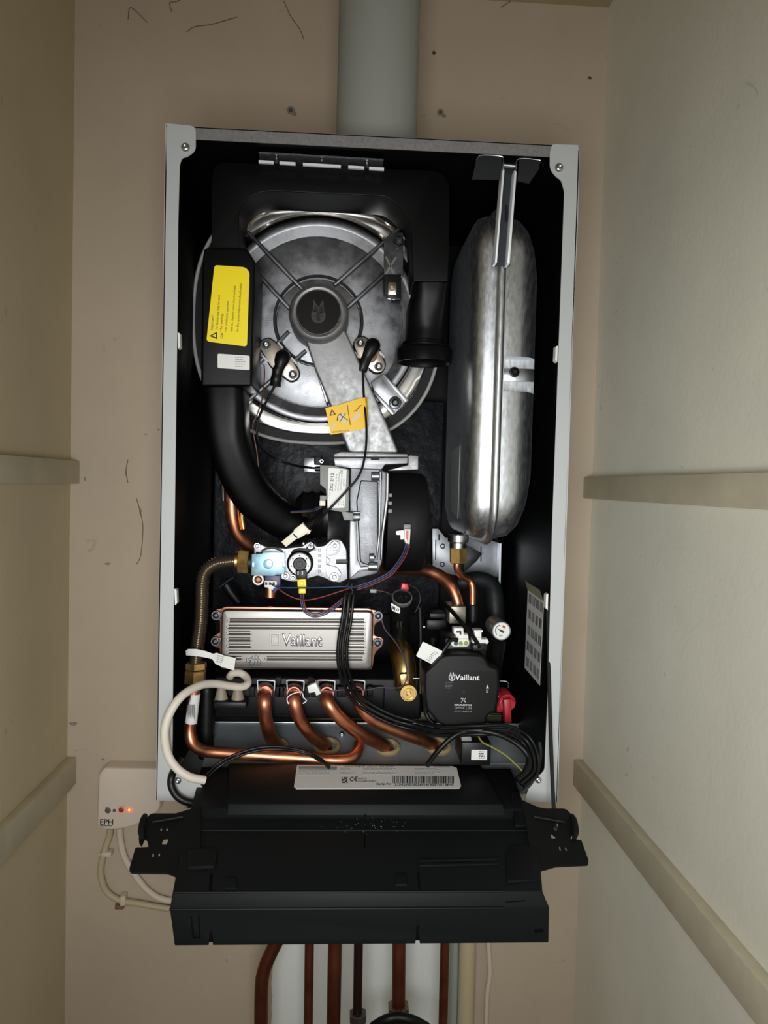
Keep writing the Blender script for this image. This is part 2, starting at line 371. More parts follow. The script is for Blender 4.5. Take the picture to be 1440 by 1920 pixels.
t.p('side_lining', B().wbox((X0+.0015, .004, ZO-H+.002), (X0+.0055, DB-.002, ZO-.004)), blk_in)
t.p('side_lining', B().wbox((X1-.0055, .004, ZO-H+.002), (X1-.0015, DB-.002, ZO-.004)), blk_in)
t.p('top_lining', B().wbox((X0+.006, .0025, ZO-.008), (X1-.006, DB-.002, ZO-.004)), blk_in)
zf = ZO-.716
traym = mat('tray_steel', '8b9194', .5, .15, var=.12, vs=40)
t.p('base_tray', B().wbox((X0+.006, .012, zf-.002), (X1-.006, DB-.003, zf)), traym)
SL = B(); SL.polyw([V(404, 1354, .17), V(992, 1358, .17), V(990, 1462, .07), V(372, 1458, .07)], Vector((0, .002, 0)))
t.p('sloped_base_plate', SL, traym)
t.p('plate_lip', B().cylw(V(403, 1354, .169), V(993, 1358, .169), .0014, 8), steelb)
t.p('plate_screw', B().screw(641, 1377, 5, .1455, .003), screwm)
t.p('plate_seam', B().cylw(V(800, 1431, .0955), V(985, 1432, .0955), .001, 6), traym)
for px, py, r, y in [(348, 277, 7, 0), (1048, 315, 7, 0)]:
    t.p('screw', B().screw(px, py, r+1, y, .0035), screwm)
for px, py, r, y in [(334, 1463, 6, 0), (1009, 1462, 6, 0)]:
    t.p('screw', B().screw(px, py, r+.5, y, .003), screwm)
for px, py, sg in [(334, 637, 1), (328, 1118, 1), (1045, 662, -1), (1027, 1127, -1)]:
    t.p('panel_clip', B().prism([(px-1*sg, py-14), (px+3*sg, py-12), (px+4*sg, py+13), (px, py+17)], .001, .01), wht)
# hanging rail under the top
t = T('hanging_rail', 'thin zinc hanging rail under the casing top, above the black duct', 'mounting rail', (600, 300, .05))
t.p('rail', B().prism([(485, 284.5), (719, 298), (719, 302), (485, 288.5)], .03, .055).prism([(485, 286), (719, 299.5), (719, 301), (485, 287.5)], .026, .03), galv)
sl = B()
for a, b_ in [(485, 513), (524, 554), (568, 639), (653, 683), (692, 720)]:
    sl.prism([(a, 300+(a-485)*.06), (b_, 300+(b_-485)*.06), (b_, 305+(b_-485)*.06), (a, 305+(a-485)*.06)], .031, .034)
t.p('lower_lip', sl, clipm)
for px, py in [(518, 299), (688, 308)]:
    t.p('stud', B().cylw(V(px, py-10, .033), V(px, py+7, .033), .0017, 10), steelb)
t.p('rivet', B().cyl(603, 300, 1.8, .029, .033, 12), steelb)

# ------------------------------------------------------------------ expansion vessel
t = T('expansion_vessel', 'tall flat satin steel expansion vessel standing on the right inside the casing', 'expansion vessel', (925, 1012, .12))
xs = V(931, 700, .045).x; xl = V(881, 700, .05).x; xr = V(1004, 700, .06).x
zc = (V(930, 388, .05).z+V(930, 1014, .05).z)/2; hz = (V(930, 388, .05).z-V(930, 1014, .05).z)/2
def rrect(x, hy, hz_, r, yc=.15, n=8):
    L = []
    for sy, sz, a0 in [(-1, 1, 90), (-1, -1, 180), (1, -1, 270), (1, 1, 0)]:
        for k in range(n+1):
            a = math.radians(a0+90*k/n); L.append(Vector((x, yc+sy*(hy-r)+r*math.cos(a), zc+sz*(hz_-r)+r*math.sin(a))))
    return L
def shell(st):
    return B().rings([rrect(x, .112-d*dyk, hz-d*dzk, max(.05-d, .012)) for x, d, dyk, dzk in st])
wl = xs-xl; wr = xr-xs
lo = [(xs-.0002, .0, 1, 1)] + [(xs-wl*k, d, 1, 1.3) for k, d in [(.2, 0), (.45, .0006), (.7, .003), (.85, .008), (.94, .015), (.985, .023), (1, .032)]]
t.p('left_shell', shell(lo), satin)
ri = [(xs+.0002, 0, 1, 1)] + [(xs+wr*k, d, 1, 2.8) for k, d in [(.2, 0), (.5, .0012), (.72, .005), (.86, .011), (.95, .019), (.99, .027), (1, .036)]]
rs = t.p('right_shell', shell(ri), satin)
cut(rs, B().wbox((xs+.007, 0, V(960, 734, .04).z), (xr+.01, .064, V(960, 668, .04).z)))
t.p('seam_rim', B().rings([rrect(xs+x, .112+o, hz+o, .052) for x, o in [(-.0048, -.001), (-.0046, .003), (-.003, .0055), (-.0005, .007), (.002, .007), (.0042, .0055), (.0055, .003), (.0057, -.001)]]), satin)
mp_ = t.p('mounting_plate', B().box(944, 690, 1001, 716, .056, .0635, .0008), steelb)
t.p('mounting_screw', B().lathe(V(964, 698, .0565), (0, -1, 0), [(.006, 0), (.006, .0015), (.0042, .002), (.0042, .006), (.003, .007), (.0025, .004)], 18), blk, mp_)
t.p('data_sticker', B().polyw([Vector((xl-.0004, yy, V(850, py, yy).z)) for yy, py in [(.105, 835), (.175, 845), (.175, 955), (.105, 972)]], Vector((-.0004, 0, 0))), lab_g, label='grey data sticker')
t.p('nozzle', B().lathe(V(859, 1012, .11), (0, 0, -1), [(.013, -.006), (.013, .002), (.0105, .004), (.0105, .010)], 24), steelb)

t = T('vessel_strap_bracket', 'folded steel bracket channel gripping the top of the expansion vessel', 'bracket', (945, 500, .03))
def plate(b, q, th=.0012): b.polyw([V(*p) for p in q], Vector((0, 0, th)))
for nm, q in [('top_tab', [(902, 291, .012), (941, 294, .012), (941, 297, .012), (938, 337, .012), (885, 336, .012), (893, 300, .012)]), ('top_tab', [(974, 298, .012), (1013, 301, .012), (1010, 318, .012), (992, 344, .012), (970, 339, .012)])]:
    t.p(nm, B().prism([p[:2] for p in q], .012, .0135), mat('dark_bracket_steel', '3a3d40', .4, .7))
t.p('edge_fold', B().tp([(893, 300, .011), (902, 291, .011), (938, 293, .011), (944, 300, .011), (942, 320, .011)], 1.3, 8), steelb)
t.p('edge_fold', B().tp([(968, 318, .011), (972, 298, .011), (1010, 300, .011), (1013, 304, .011)], 1.3, 8), steelb)
t.p('channel_web', B().prism([(944, 305), (968, 305), (956, 500), (929, 500)], .026, .028), mat('bracket_zinc', '4c5056', .4, .8))
t.p('channel_flange', B().prism([(943, 308), (946, 320), (932, 492), (928, 492)], .012, .028, .0004), clipm)
t.p('channel_flange', B().prism([(965, 318), (969, 322), (956, 494), (951, 494)], .012, .028, .0004), clipm)
t.p('cross_bar', B().cylw(V(941, 309, .016), V(968, 312, .016), .0028, 14), steelb)
t.p('slot', B().prism(rounded([(947, 384), (952, 384), (952, 416), (947, 416)], 2), .0252, .026), blk)

# ------------------------------------------------------------------ air intake duct
t = T('air_intake_duct', 'black plastic air intake duct arching over the round heat exchanger', 'air duct', (600, 330, .08))
DY = .045
o = t.p('arch', B().prism([(397, 318, 22), (412, 303, 8), (825, 320, 22), (843, 338, 20), (842, 470, 0), (840, 528, 2), (775, 528, 2), (772, 470, 0), (771, 408, 34), (726, 368, 16), (487, 357, 34), (448, 385, 22), (448, 470, 0), (396, 470, 0)], DY, DY+.06, .006, 4, rnd=6), blk_s)
R1 = Mx(37, .08)
t.p('spout', B().tube([V(807, 515, .076), V(805, 552, .078), V(800, 590, .082), V(799, 620, .083), V(796, 650, .083)], [(.0208, .0295, 6), (.0205, .029, 4), (.0245, .027, 2.6), (.025, .025, 2), (.025, .025, 2)], 40, 6, ref=(0, 1, 0)), blk_s)
t.p('outlet_collar', B().lathe(V(796, 642, .083), (-.0, 0, -1), [(.0255, 0), (.0285, .004), (.0325, .008), (.0335, .010), (.033, .0245), (.031, .025), (.030, .023), (.0285, .004)], 48, cap1=True), blk_s)
sv = t.p('sleeve', B().prism([(382, 464, 8), (462, 464, 8), (478, 490, 4), (472, 724, 6), (376, 724, 6), (379, 490, 8)], .028, .105, .009, 4, rnd=5), blk_s)
t.p('lower_duct', B().tube([V(424, 718, .075), V(426, 760, .075), V(430, 820, .078), V(448, 880, .085), V(480, 935, .095), V(530, 975, .105), V(570, 990, .11)],
    [(.0235, .034, 5), (.0235, .034, 5), (.0235, .034, 4), (.0235, .032, 4), (.024, .03, 3), (.022, .026, 2.5), (.02, .024, 2)], 36, 6, ref=(0, 1, 0)), blk_s)
ys = t.p('warning_sticker', B().prism(rounded([(402, 497), (460, 501), (468, 510), (463, 650), (387, 640)], 6), .0274, .028), lab_y, sv, label='bright yellow warning sticker with black print')
def rtxt(s, px, py, h, w_, y=.0273, par=None, m=ink, rot=87): return txt(t, s, px, py, y, h, m, par, w_, rot, ext=.0002)
for s, px, py, h, w_ in [('Important!', 399, 619, 4.5, 26), ('The device may only be used', 408, 620, 4, 64), ('\u2022 for testing', 416, 622, 4, 32), ('\u2022 for continuous operation', 425, 622, 4, 56), ('with the chamber cover closed and with', 436, 622, 4, 84), ('the flue system fully mounted and sealed', 447, 622, 4, 88), ('GB', 418, 635, 4.5, 10)]:
    rtxt(s, px, py, h, w_, par=ys)
t.p('warning_triangle', B().rings([[V(x, y, .0272+d) for x, y in q] for q, d in [([(407, 622), (407, 636), (392, 630)], 0), ([(404.5, 626), (404.5, 632.5), (397, 629.5)], 0), ([(404.5, 626), (404.5, 632.5), (397, 629.5)], .0003), ([(407, 622), (407, 636), (392, 630)], .0003)]], closed=True), ink, ys)
st = t.p('type_sticker', B().prism(rounded([(408, 663), (468, 667), (468, 694), (408, 690)], 3), .0274, .028), lab_w, sv, label='small white type sticker')
b = B(); lines(b, 441, 669, 0, 4.3, 5, 20, .0272, 1.3, seed=3); t.p('small_print', b, inkg, st)

# ------------------------------------------------------------------ heat exchanger
hx = t = T('heat_exchanger', 'round stainless heat exchanger drum with cast aluminium door behind the duct', 'heat exchanger', (597, 830, .2))
cx, cy = 596, 598
def dl(prof, y=.13, seg=96, **k): return B().latheY(cx, cy, y, prof, seg, **k)
t.p('drum_shell', dl([(222, .15, 2.5), (223, .02, 2.5), (226, .012, 2.5), (222, .010, 2.5), (205, .012, 2.4)]), steelb)
t.p('outer_rim', dl([(226, .012, 2.5), (226.3, .002, 2.5), (229, -.001, 2.5), (232, .002, 2.5), (232, .008, 2.5), (229, .012, 2.5)], closed=True), mat('rim_stainless', 'ecebe6', .3, .3))
t.p('rim_gasket', dl([(226.5, .012, 2.5), (226.5, .005, 2.5), (213, .005, 2.4), (213, .012, 2.4)], closed=True), blk_m)
t.p('polished_band', dl([(214, .012, 2.35), (213, .003, 2.35), (211, .0005, 2.3), (203, -.001, 2.2), (194, .0, 2.1), (190, -.003, 2.05), (188, -.004, 2), (186, .004, 2), (186, .012, 2)], closed=True), mat('band_stainless', 'e2e0dc', .24, 1))
t.p('door_gasket', B().latheY(597, 602, .12, [(189, .015), (189, .001), (186, -.001), (180, .002), (180, .015)], 80, closed=True), rubber)
dr = t.p('door', B().latheY(597, 602, .115, [(186, .015), (186, .001), (184, 0), (175, 0), (174, .0004), (158, .0062), (157, .006), (155, .0052), (100, .0045), (84, .0045), (82, .006), (79, .006), (77, .003), (60, .001), (50, .001)], 96), castb)
t.p('ring_groove', B().latheY(597, 600, .1185, [(84, .002), (83.5, 0), (79, 0), (78.5, .002)], 64, closed=True), dark)
rb = [((464, 434), (568, 542)), ((478, 507), (543, 578)), ((748, 428), (626, 534)), ((724, 510), (648, 579)), ((541, 621), (477, 688)), ((573, 657), (463, 752))]
for (a, c_) in rb:
    b = B(); dx, dy = c_[0]-a[0], c_[1]-a[1]; n = math.hypot(dx, dy); nx, ny = -dy/n, dx/n
    b.prism([(a[0]+nx*3.4, a[1]+ny*3.4), (c_[0]+nx*3.4, c_[1]+ny*3.4), (c_[0]-nx*3.4, c_[1]-ny*3.4), (a[0]-nx*3.4, a[1]-ny*3.4)], .1085, .122, .0014, 3)
    t.p('door_rib', b, castd)
t.p('top_rim', B().tube([V(x, y, .118) for x, y in [(465, 440), (467, 415), (482, 394), (510, 387), (600, 389), (700, 395), (733, 401), (752, 420), (757, 450)]], [(.0014, .012, 4)]*9, 16, 6, ref=(0, 1, 0)), chrome)
t.p('mounting_lug', B().prism([(715, 702), (724, 706), (763, 752), (739, 778), (702, 738), (696, 716)], .108, .13, .0015, rnd=2), castb)
t.p('bolt', B().cyl(741, 755, 12, .105, .108, 24).screw(741, 755, 7, .105, .004), mat('bolt_dark', '55575a', .35, .9))
t.p('rib_edge', B().prism([(716, 703), (721, 700), (766, 750), (760, 755)], .104, .11, .001), castb)
t.p('rib_edge', B().prism([(700, 738), (703, 733), (741, 773), (736, 779)], .104, .11, .001), castb)
br = t.p('sensor_bracket', B().prism([(720, 452), (740, 436), (756, 436), (756, 520), (720, 520)], .098, .102, .0006, rnd=2), castd)
t.p('cross_rib', B().prism([(722, 482), (725, 480), (741, 514), (738, 516)], .0968, .098).prism([(741, 481), (744, 483), (725, 516), (721, 514)], .0968, .098), steelb, br)
t.p('nut', B().latheY(748, 454, .096, [(9.5, .002), (9.5, -.002), (7, -.004), (4, -.004), (3.5, .001)], 6).ring(748, 454, 11, 7, .0955, .098), mat('bolt_dark', '55575a'), br)
sn = t.p('thermal_cutout', B().prism([(720, 514, 4), (752, 514, 2), (752, 562, 2), (733, 562, 2), (720, 550, 6)], .082, .1, .0012, rnd=3), blk)
t.p('terminal', B().prism(rounded([(728, 528), (744, 529), (744, 553), (727, 552)], 3), .0795, .082, .0006).ring(735, 540, 5, 3.2, .0785, .0797, 20), mat('terminal_nickel', 'b8aea0', .3, 1), sn)
t.p('clip_wire', B().tp([(727, 560, .083), (740, 562, .083), (740, 558, .083)], 1.2, 8, 1), steelb, sn)
for cxp, cyp in [(706, 640)]: pass

# burner manifold
t = T('gas_air_manifold', 'cast aluminium manifold arm running from the round hub down to the fan', 'manifold', (620, 720, .08))
t.p('arm', B().prism([(572, 634), (575, 598), (625, 590), (648, 620), (700, 735), (733, 811), (748, 850), (655, 850), (618, 757), (590, 690)], .074, .108, .0035, 4, rnd=8), cast)
t.p('arm_rib', B().prism([(578, 650), (583, 650), (616, 752), (612, 757)], .08, .11, .001), castb)
hb = t.p('hub', B().latheY(597, 585, .062, [(56, .05), (56, .012), (54, .005), (50, .001), (46, 0), (42, .001), (40.5, .003), (40.5, .006)], 64), cast)
disc = t.p('logo_disc', B().lathe(V(597, 585, .065), (0, 1, 0), [(Mx(40, .065), 0), (Mx(40, .065), .004)], 64), mat('gloss_black', '060607', .25), hb)
cut(disc, B().wbox((-1, 0, V(597, 616, .065).z-.1), (1, .2, V(597, 616, .065).z)))
t.p('disc_edge', B().prism([(571, 614), (622, 617), (622, 619), (571, 616)], .0655, .069), steelb, hb)
eb = mat('emblem_bronze', '2e2925', .5, .3)
b = B(); b.prism([(597+13.5*math.sin(q)*(1-.1*math.cos(q)), 590-16*math.cos(q)) for q in [i*2*math.pi/30 for i in range(30)]], .0648, .0652).prism([(586, 586), (588, 561), (596, 575), (596, 590)], .0648, .0652).prism([(608, 586), (606, 561), (598, 575), (598, 590)], .0648, .0652)
em_ = t.p('hare_emblem', b, eb, hb, label='dark bronze egg and hare ears emblem')
b = B(); b.prism([(589, 574), (591, 572), (597, 585), (603, 572), (605, 574), (599, 590), (601, 600), (597, 603), (593, 600), (595, 590)], .0645, .0648).cyl(591.5, 593, 1.6, .0644, .0648, 10, bev=0).cyl(602.5, 593, 1.6, .0644, .0648, 10, bev=0)
t.p('hare_face', b, dark, hb)
# electrodes
def electrode(px, py, ang, label, boot, flen):
    t = T('electrode', label, 'electrode', (px, py, .1), 'electrodes bolted to the heat exchanger door')
    ca, sa = math.cos(ang), math.sin(ang)
    def R_(u, v): return (px+u*ca-v*sa, py+u*sa+v*ca)
    L = flen
    def ol(g): return [R_(-L-12*g, 0)+(10,), R_(-L-6*g, -12*g)+(6,), R_(-6, -17*g-3)+(6,), R_(6, -17*g-3)+(6,), R_(L+6*g, -12*g)+(6,), R_(L+12*g, 0)+(10,), R_(L+6*g, 12*g)+(6,), R_(6, 17*g+3)+(6,), R_(-6, 17*g+3)+(6,), R_(-L-6*g, 12*g)+(6,)]
    t.p('gasket', B().prism(ol(1.12), .108, .121, .0003, rnd=6), blk_m)
    pl = t.p('plate', B().prism(ol(1), .1045, .108, .0008, rnd=6), mat('electrode_plate', 'c2b5a8', .35, .9, var=.15, vs=90))
    for sg in (-1, 1):
        q = R_(sg*L, 0); t.p('washer', B().ring(q[0], q[1], 8.5, 5.5, .1035, .1048, 24), mat('bolt_dark', '55575a'), pl); t.p('screw', B().screw(q[0], q[1], 6, .1045, .003), screwm, pl)
        for s2 in (-1, 1):
            u, v = sg*(L*.5), s2*19; t.p('tab', B().prism([R_(u-7, v-1.5), R_(u+7, v-1.5), R_(u+7, v+1.8), R_(u-7, v+1.8)], .1035, .11), steelb, pl)
    t.p('ceramic', B().latheY(px+2, py+2, .098, [(12, .008), (12, .001), (9, 0)], 24), mat('ceramic_brown', '7a5a4a', .4))
    t.p('boot', B().tube([V(*q) for q in boot], [Mx(k, .09) for k in ([13, 14, 13, 9.5, 10, 9.3, 10.3, 9.5, 10.5][:len(boot)])], 20, 5), rubber, label='black rubber boot')
    return t
electrode(524, 674, math.radians(48.5), 'left electrode with short boot, below and left of the round hub', [(532, 668, .1), (530, 670, .086), (528, 676, .08), (524, 688, .079), (521, 694, .079), (519.5, 702, .079), (518, 710, .079), (517, 716, .079), (516, 724, .079)], 37.5)
electrode(693, 665, math.radians(52.5), 'right electrode with slanting boot, beside the manifold arm', [(699, 650, .1), (699, 648, .084), (696, 654, .079), (688, 670, .078), (682, 684, .078), (678, 697, .079)], 28)

# ------------------------------------------------------------------ insulation and rear bracket
one('foil_insulation', B().wbox((V(402, 900, .29).x, .285, V(600, 1150, .29).z), (V(830, 900, .29).x, .305, V(600, 745, .29).z), .004, 2), foil, 'crinkled black foil insulation sheet on the back panel behind the fan', 'insulation')
t = T('rear_bracket', 'pierced zinc steel bracket behind the bottom end of the expansion vessel', 'bracket', (850, 1060, .25))
pm = t.p('plate', B().prism([(810, 991), (822, 991), (835, 1008), (905, 1008), (939, 1019), (939, 1083), (905, 1078), (880, 1086), (811, 1068)], .25, .254, .0006), mat('rear_bracket_zinc', '9a9da2', .45, .8, var=.12, vs=80))
for px, py, r in [(830, 1024, 5), (829, 1058, 5)]: t.p('rivet', B().screw(px, py, r, .25, .002), galv, pm)
for q in [[(816, 1012), (818, 1012), (818, 1050), (816, 1050)], [(822, 1002), (825, 1002), (825, 1013), (822, 1013)], [(901, 1025), (903, 1025), (903, 1053), (901, 1053)]]: t.p('slot', B().prism(q, .2493, .25), dark, pm)
t.p('gusset', B().prism([(876, 1023), (905, 1038), (894, 1052), (870, 1074), (868, 1050)], .2, .249, .001), blk)
t.p('support_strip', B().prism([(937, 1019), (940, 1019), (937, 1165), (933, 1165)], .235, .25), steelb)

# ------------------------------------------------------------------ fan
fy = .075
t = T('fan', 'cast aluminium fan housing with black motor under the manifold arm', 'fan', (690, 1080, .12))
t.p('top_flange', B().prism([(626, 851), (640, 847), (764, 851), (765, 857), (626, 857)], fy-.012, .15, .0008).prism([(766, 854), (784, 855), (784, 880), (728, 882), (766, 872)], fy-.004, .14, .001, rnd=2), cast)
t.p('flange_plate', B().prism([(625, 858), (765, 858), (764, 869), (722, 871), (716, 880), (656, 878), (628, 874)], fy-.010, .15, .0012, rnd=2), castb)
t.p('flange_slot', B().prism([(694, 857), (711, 857), (711, 863), (696, 863)], fy-.0106, fy-.009), dark)
hs = t.p('housing', B().prism([(656, 876), (714, 879, 4), (728, 887, 6), (730, 905, 6), (729, 932, 10), (721, 990, 10), (717, 1055, 4), (708, 1077, 4), (657, 1089, 4), (653, 1086, 2), (653, 980, 2)], fy, .16, .004, 4, rnd=4), castd)
t.p('inner_face', B().prism([(676, 900, 3), (709, 902, 3), (709, 1040, 3), (690, 1060, 3), (675, 1055, 6), (672, 1000, 3), (668, 940, 3)], fy-.003, fy+.01, .002, 3, rnd=2), castd, hs)
t.p('housing_rib', B().prism([(711, 882), (716, 883), (714, 1000), (708, 1050), (704, 1050), (709, 1000)], fy-.009, fy+.005, .0015, 3), castb, hs)
t.p('housing_rib', B().prism([(724, 884), (730, 888), (729, 935), (719, 1010), (717, 1050), (713, 1050), (715, 1000), (723, 935)], fy-.011, fy+.005, .0015, 3), castb, hs)
t.p('housing_rib', B().prism([(655, 976), (668, 978), (671, 1050), (677, 1063), (706, 1060), (706, 1068), (672, 1072), (656, 1086)], fy-.005, fy+.002, .001), castb, hs)
for px, py, l in [(696, 893, 20), (661, 969, 14), (690, 1062, 18), (692, 1045, 10)]:
    t.p('screw_boss', B().cylw(V(px, py, fy-.002), V(px+l, py, fy-.002), .0052, 20, .0006), castb, hs)
t.p('shaft_pin', B().cylw(V(654, 960, fy-.003), V(676, 960, fy-.003), .001, 8), steelb, hs)
t.p('inlet_cone', B().lathe(V(655, 1000, .115), (-1, 0, 0), [(.058, 0), (.046, .006), (.036, .012), (.030, .022), (.029, .026)], 40), castd)
t.p('bellows', B().lathe(V(616, 966, .12), (-1, 0, 0), [(.028, 0), (.028, .004)] + [((.030 if i % 2 else .0275), .006+i*.005) for i in range(6)] + [(.02, .04)], 40), rubber)
mt = t.p('motor', B().lathe(V(722, 978, .135), (1, 0, 0), [(.062, 0), (.062, .030), (.0615, .044), (.058, .049), (.05, .0505), (.0, .051)], 56, cap1=False), blk_m)
for py in (928, 943, 958): t.p('motor_lug', B().box(728, py-3, 735, py+4, .074, .08, .0005), greyp)
cp = t.p('motor_socket', B().box(757, 983, 770, 1002, .062, .085, .001), greyp)
cn = t.p('motor_plug', B().prism([(758, 992), (770, 992), (768, 1027), (764, 1027), (758, 1012)], .056, .075, .0008), wht)
t.p('plug_contacts', B().prism([(761, 995), (766, 995), (765, 1024), (763, 1012), (761, 1010)], .0553, .0565), redb, cn)
t.p('latch', B().prism(rounded([(742, 996), (757, 994), (757, 1011), (751, 1012), (751, 1003), (743, 1003)], 2), .060, .066), wht, cn)

# ignition transformer
t = T('ignition_transformer', 'grey ignition transformer box with white ZIG 2/12 label beside the fan', 'ignition unit', (630, 960, .06))
bd = t.p('body', B().prism([(600, 872), (625, 873), (654, 880), (654, 959), (640, 960), (614, 955), (611, 917), (600, 908)], .045, .08, .001, rnd=1.5), greyp)
t.p('foot', B().prism([(640, 958), (662, 962), (662, 976), (645, 976)], .047, .08, .001), greyp)
lb = t.p('label_plate', B().prism(rounded([(616, 877), (650, 880), (649, 902), (646, 952), (614, 953)], 2.5), .0444, .045), lab_w)
txt(t, 'ZIG 2/12', 623.5, 922, .0443, 5.6, ink, lb, 35, 87, bold=.01)
txt(t, '1  2  3', 619, 934, .0443, 3, ink, lb, 9, 87)
for s, x, y_, h, w_ in [('Vaillant 5.0', 630, 921, 2.6, 32), ('230V AC 20VA 50Hz', 635, 921, 2.6, 36), ('12KV/20kHz 30mA', 640, 920, 2.6, 36), ('60\u00b0C', 646, 911, 3.2, 12), ('CE', 642, 889, 4, 8)]:
    txt(t, s, x, y_, .0443, h, inkg if s != 'CE' else ink, lb, w_, 87)
b = B(); lines(b, 634, 948, 3, 0, 4, 14, .0443, .9, rot=87, seed=9); t.p('small_print', b, inkg, lb)
t.p('low_voltage_plug', B().box(599, 938, 610, 949, .045, .06, .001), ivory)
t.p('socket', B().box(600, 929, 612, 938, .05, .07, .0005), greyp)
t.p('spark_terminal', B().cylw(V(590, 879, .06), V(602, 879, .06), .003, 14), rubber)
t = T('mounting_bracket', 'small bright steel bracket with black clamp left of the transformer', 'bracket', (585, 880, .2))
t.p('plate', B().box(570, 858, 604, 886, .2, .203, .0005), steelb)
t.p('clamp', B().box(589, 855, 604, 872, .19, .2, .0008), blk)
t.p('eyelet', B().ring(603, 865, 3.6, 2, .186, .19, 18), steelb)

# ------------------------------------------------------------------ gas valve
gy = .052
t = T('gas_valve', 'aluminium gas valve with pale blue zinc coil cover and white ringed regulator', 'gas valve', (560, 1085, .07))
bo = t.p('body', B().prism([(476, 1040, 2), (476, 1022, 5), (482, 1016, 5), (496, 1024, 3), (535, 1028, 2), (567, 1024, 2), (577, 1017, 4), (588, 1017, 4), (594, 1025, 3), (608, 1023, 3), (622, 1011, 4), (640, 1012, 6), (650, 1030, 4), (652, 1086, 2), (638, 1093, 3), (622, 1091, 3), (610, 1085, 3), (596, 1080, 3), (552, 1092, 6), (541, 1090, 4), (528, 1086, 5), (496, 1080, 3), (476, 1080, 2)], gy, .11, .0018, 3, rnd=3), castb)
t.p('outlet_flange', B().prism([(611, 1028, 4), (624, 1014, 4), (638, 1016, 5), (638, 1030, 3), (632, 1040, 3), (611, 1044, 3), (618, 1048, 4), (619, 1056, 4), (611, 1058, 3), (632, 1064, 3), (640, 1076, 3), (636, 1090, 3), (624, 1088, 4), (611, 1080, 4)], gy-.005, gy, .0012, 3, rnd=2), castb)
b = B()
for i, (x, y_) in enumerate([(599, 1032), (599, 1042), (599, 1052), (599, 1062), (599, 1072)]): b.box(x-2.6, y_-3.2, x+2.6, y_+2.6, gy-.0008, gy, .0003)
t.p('cast_marking', b, cast, bo)
cc = t.p('coil_cover', B().prism([(472, 1039), (491, 1038), (494, 1035.5), (534, 1036), (534, 1076), (519, 1077), (514, 1080), (471, 1079)], gy-.016, gy-.0145, .0004).prism([(474, 1040), (532, 1038), (532, 1075), (473, 1078)], gy-.0145, gy+.01), zinc)
t.p('coil_core', B().cyl(503, 1057.5, 8, gy-.0166, gy-.015, 32, .0003).ring(503, 1057.5, 9, 8.3, gy-.0163, gy-.0155), zinc, cc)
t.p('core_groove', B().ring(503, 1057.5, 9.4, 8.5, gy-.0164, gy-.015), ink, cc)
for px in (474, 532): t.p('crimp', B().box(px-2.2, 1054, px+2.2, 1065, gy-.0172, gy-.015, .0004), zinc, cc)
t.p('coil_winding', B().cylw(V(503, 1035, gy+.002), V(503, 1042, gy+.002), .014, 32), blk)
t.p('coil_bow', B().tube([V(x, y_, gy-.003) for x, y_ in [(490, 1034), (498, 1029), (510, 1027), (522, 1030), (530, 1034)]], .0012, 8, 4), steelb)
rg = t.p('regulator_body', B().latheY(562, 1057, gy-.012, [(25, .014), (25, .006), (21, .002), (21, 0)], 40), blk)
t.p('regulator_ring', B().ring(562, 1058, 20.5, 12, gy-.0145, gy-.012, 48), wht, rg)
kn = t.p('regulator_knob', B().latheY(562, 1058, gy-.019, [(12.5, .006), (12.5, .001), (11, 0), (6, 0), (5.5, -.0008), (0.01, -.0008)], 36), blk, rg)
b = B()
for k in range(7):
    a = math.radians(90+k*360/7); b.cyl(562+16.3*math.cos(a), 1058-16.3*math.sin(a), 1.3, gy-.0148, gy-.0142, 10, bev=0)
t.p('ring_holes', b, ink, rg)
t.p('retaining_ear', B().prism([(545, 1038, 2), (548, 1032, 2), (560, 1028, 3), (574, 1029, 2), (577, 1018, 3), (588, 1018, 3), (590, 1030, 2), (580, 1036, 2), (572, 1036, 2), (560, 1035, 2), (549, 1040, 2)], gy-.006, gy, .001, rnd=2), blk, rg)
t.p('connector_shroud', B().prism([(554, 1070), (574, 1068), (575, 1086), (556, 1086)], gy-.022, gy-.006, .001), blk, rg)
b = B(); b.box(558, 1071, 560, 1078, gy-.0228, gy-.022).box(566, 1071, 568, 1078, gy-.0228, gy-.022); t.p('shroud_tabs', b, inkw, rg)
yp = t.p('yellow_plug', B().prism([(557, 1087), (573, 1086), (574, 1103), (558, 1103)], gy-.024, gy-.010, .001).prism([(560, 1104), (573, 1104), (573, 1113), (560, 1113)], gy-.022, gy-.012, .001), yel)
t.p('plug_latch', B().box(562, 1090, 569, 1099, gy-.0255, gy-.023, .0005), yel, yp)
for px, py, r in [(482, 1024, 6), (582, 1023, 6), (535, 1080, 6.5), (549, 1082.5, 4.5), (628, 1023.5, 7.5), (627, 1082, 7.5)]:
    t.p('screw', B().ring(px, py, r, r*.72, gy-.0068, gy-.004, 24).screw(px, py, r*.62, gy-.005, .002), screwm, bo)
b = B(); b.box(567, 1017, 571, 1022, gy-.002, gy, .0004).box(589, 1028, 593, 1033, gy-.002, gy, .0004); t.p('cast_pip', b, castb, bo)
t.p('ear', B().ring(484, 1087, 10.5, 7, gy-.004, gy+.006), wht)
t.p('brass_plug', B().screw(484, 1087, 7, gy-.002, .002), mat('plug_bronze', '7a4e34', .4, .8))
t.p('purple_housing', B().prism([(497, 1079), (526, 1079), (526, 1098), (519, 1108), (515, 1113), (505, 1104), (497, 1096)], gy-.008, gy+.02, .0012), purple)
wc = t.p('white_socket', B().prism([(496, 1089), (519, 1090), (519, 1102), (513, 1102), (512, 1106), (504, 1106), (503, 1102), (496, 1101)], gy-.014, gy-.006, .0006), wht)
b = B()
for x in (499, 506, 513): b.box(x-1.8, 1091.5, x+2.2, 1097, gy-.0145, gy-.0138)
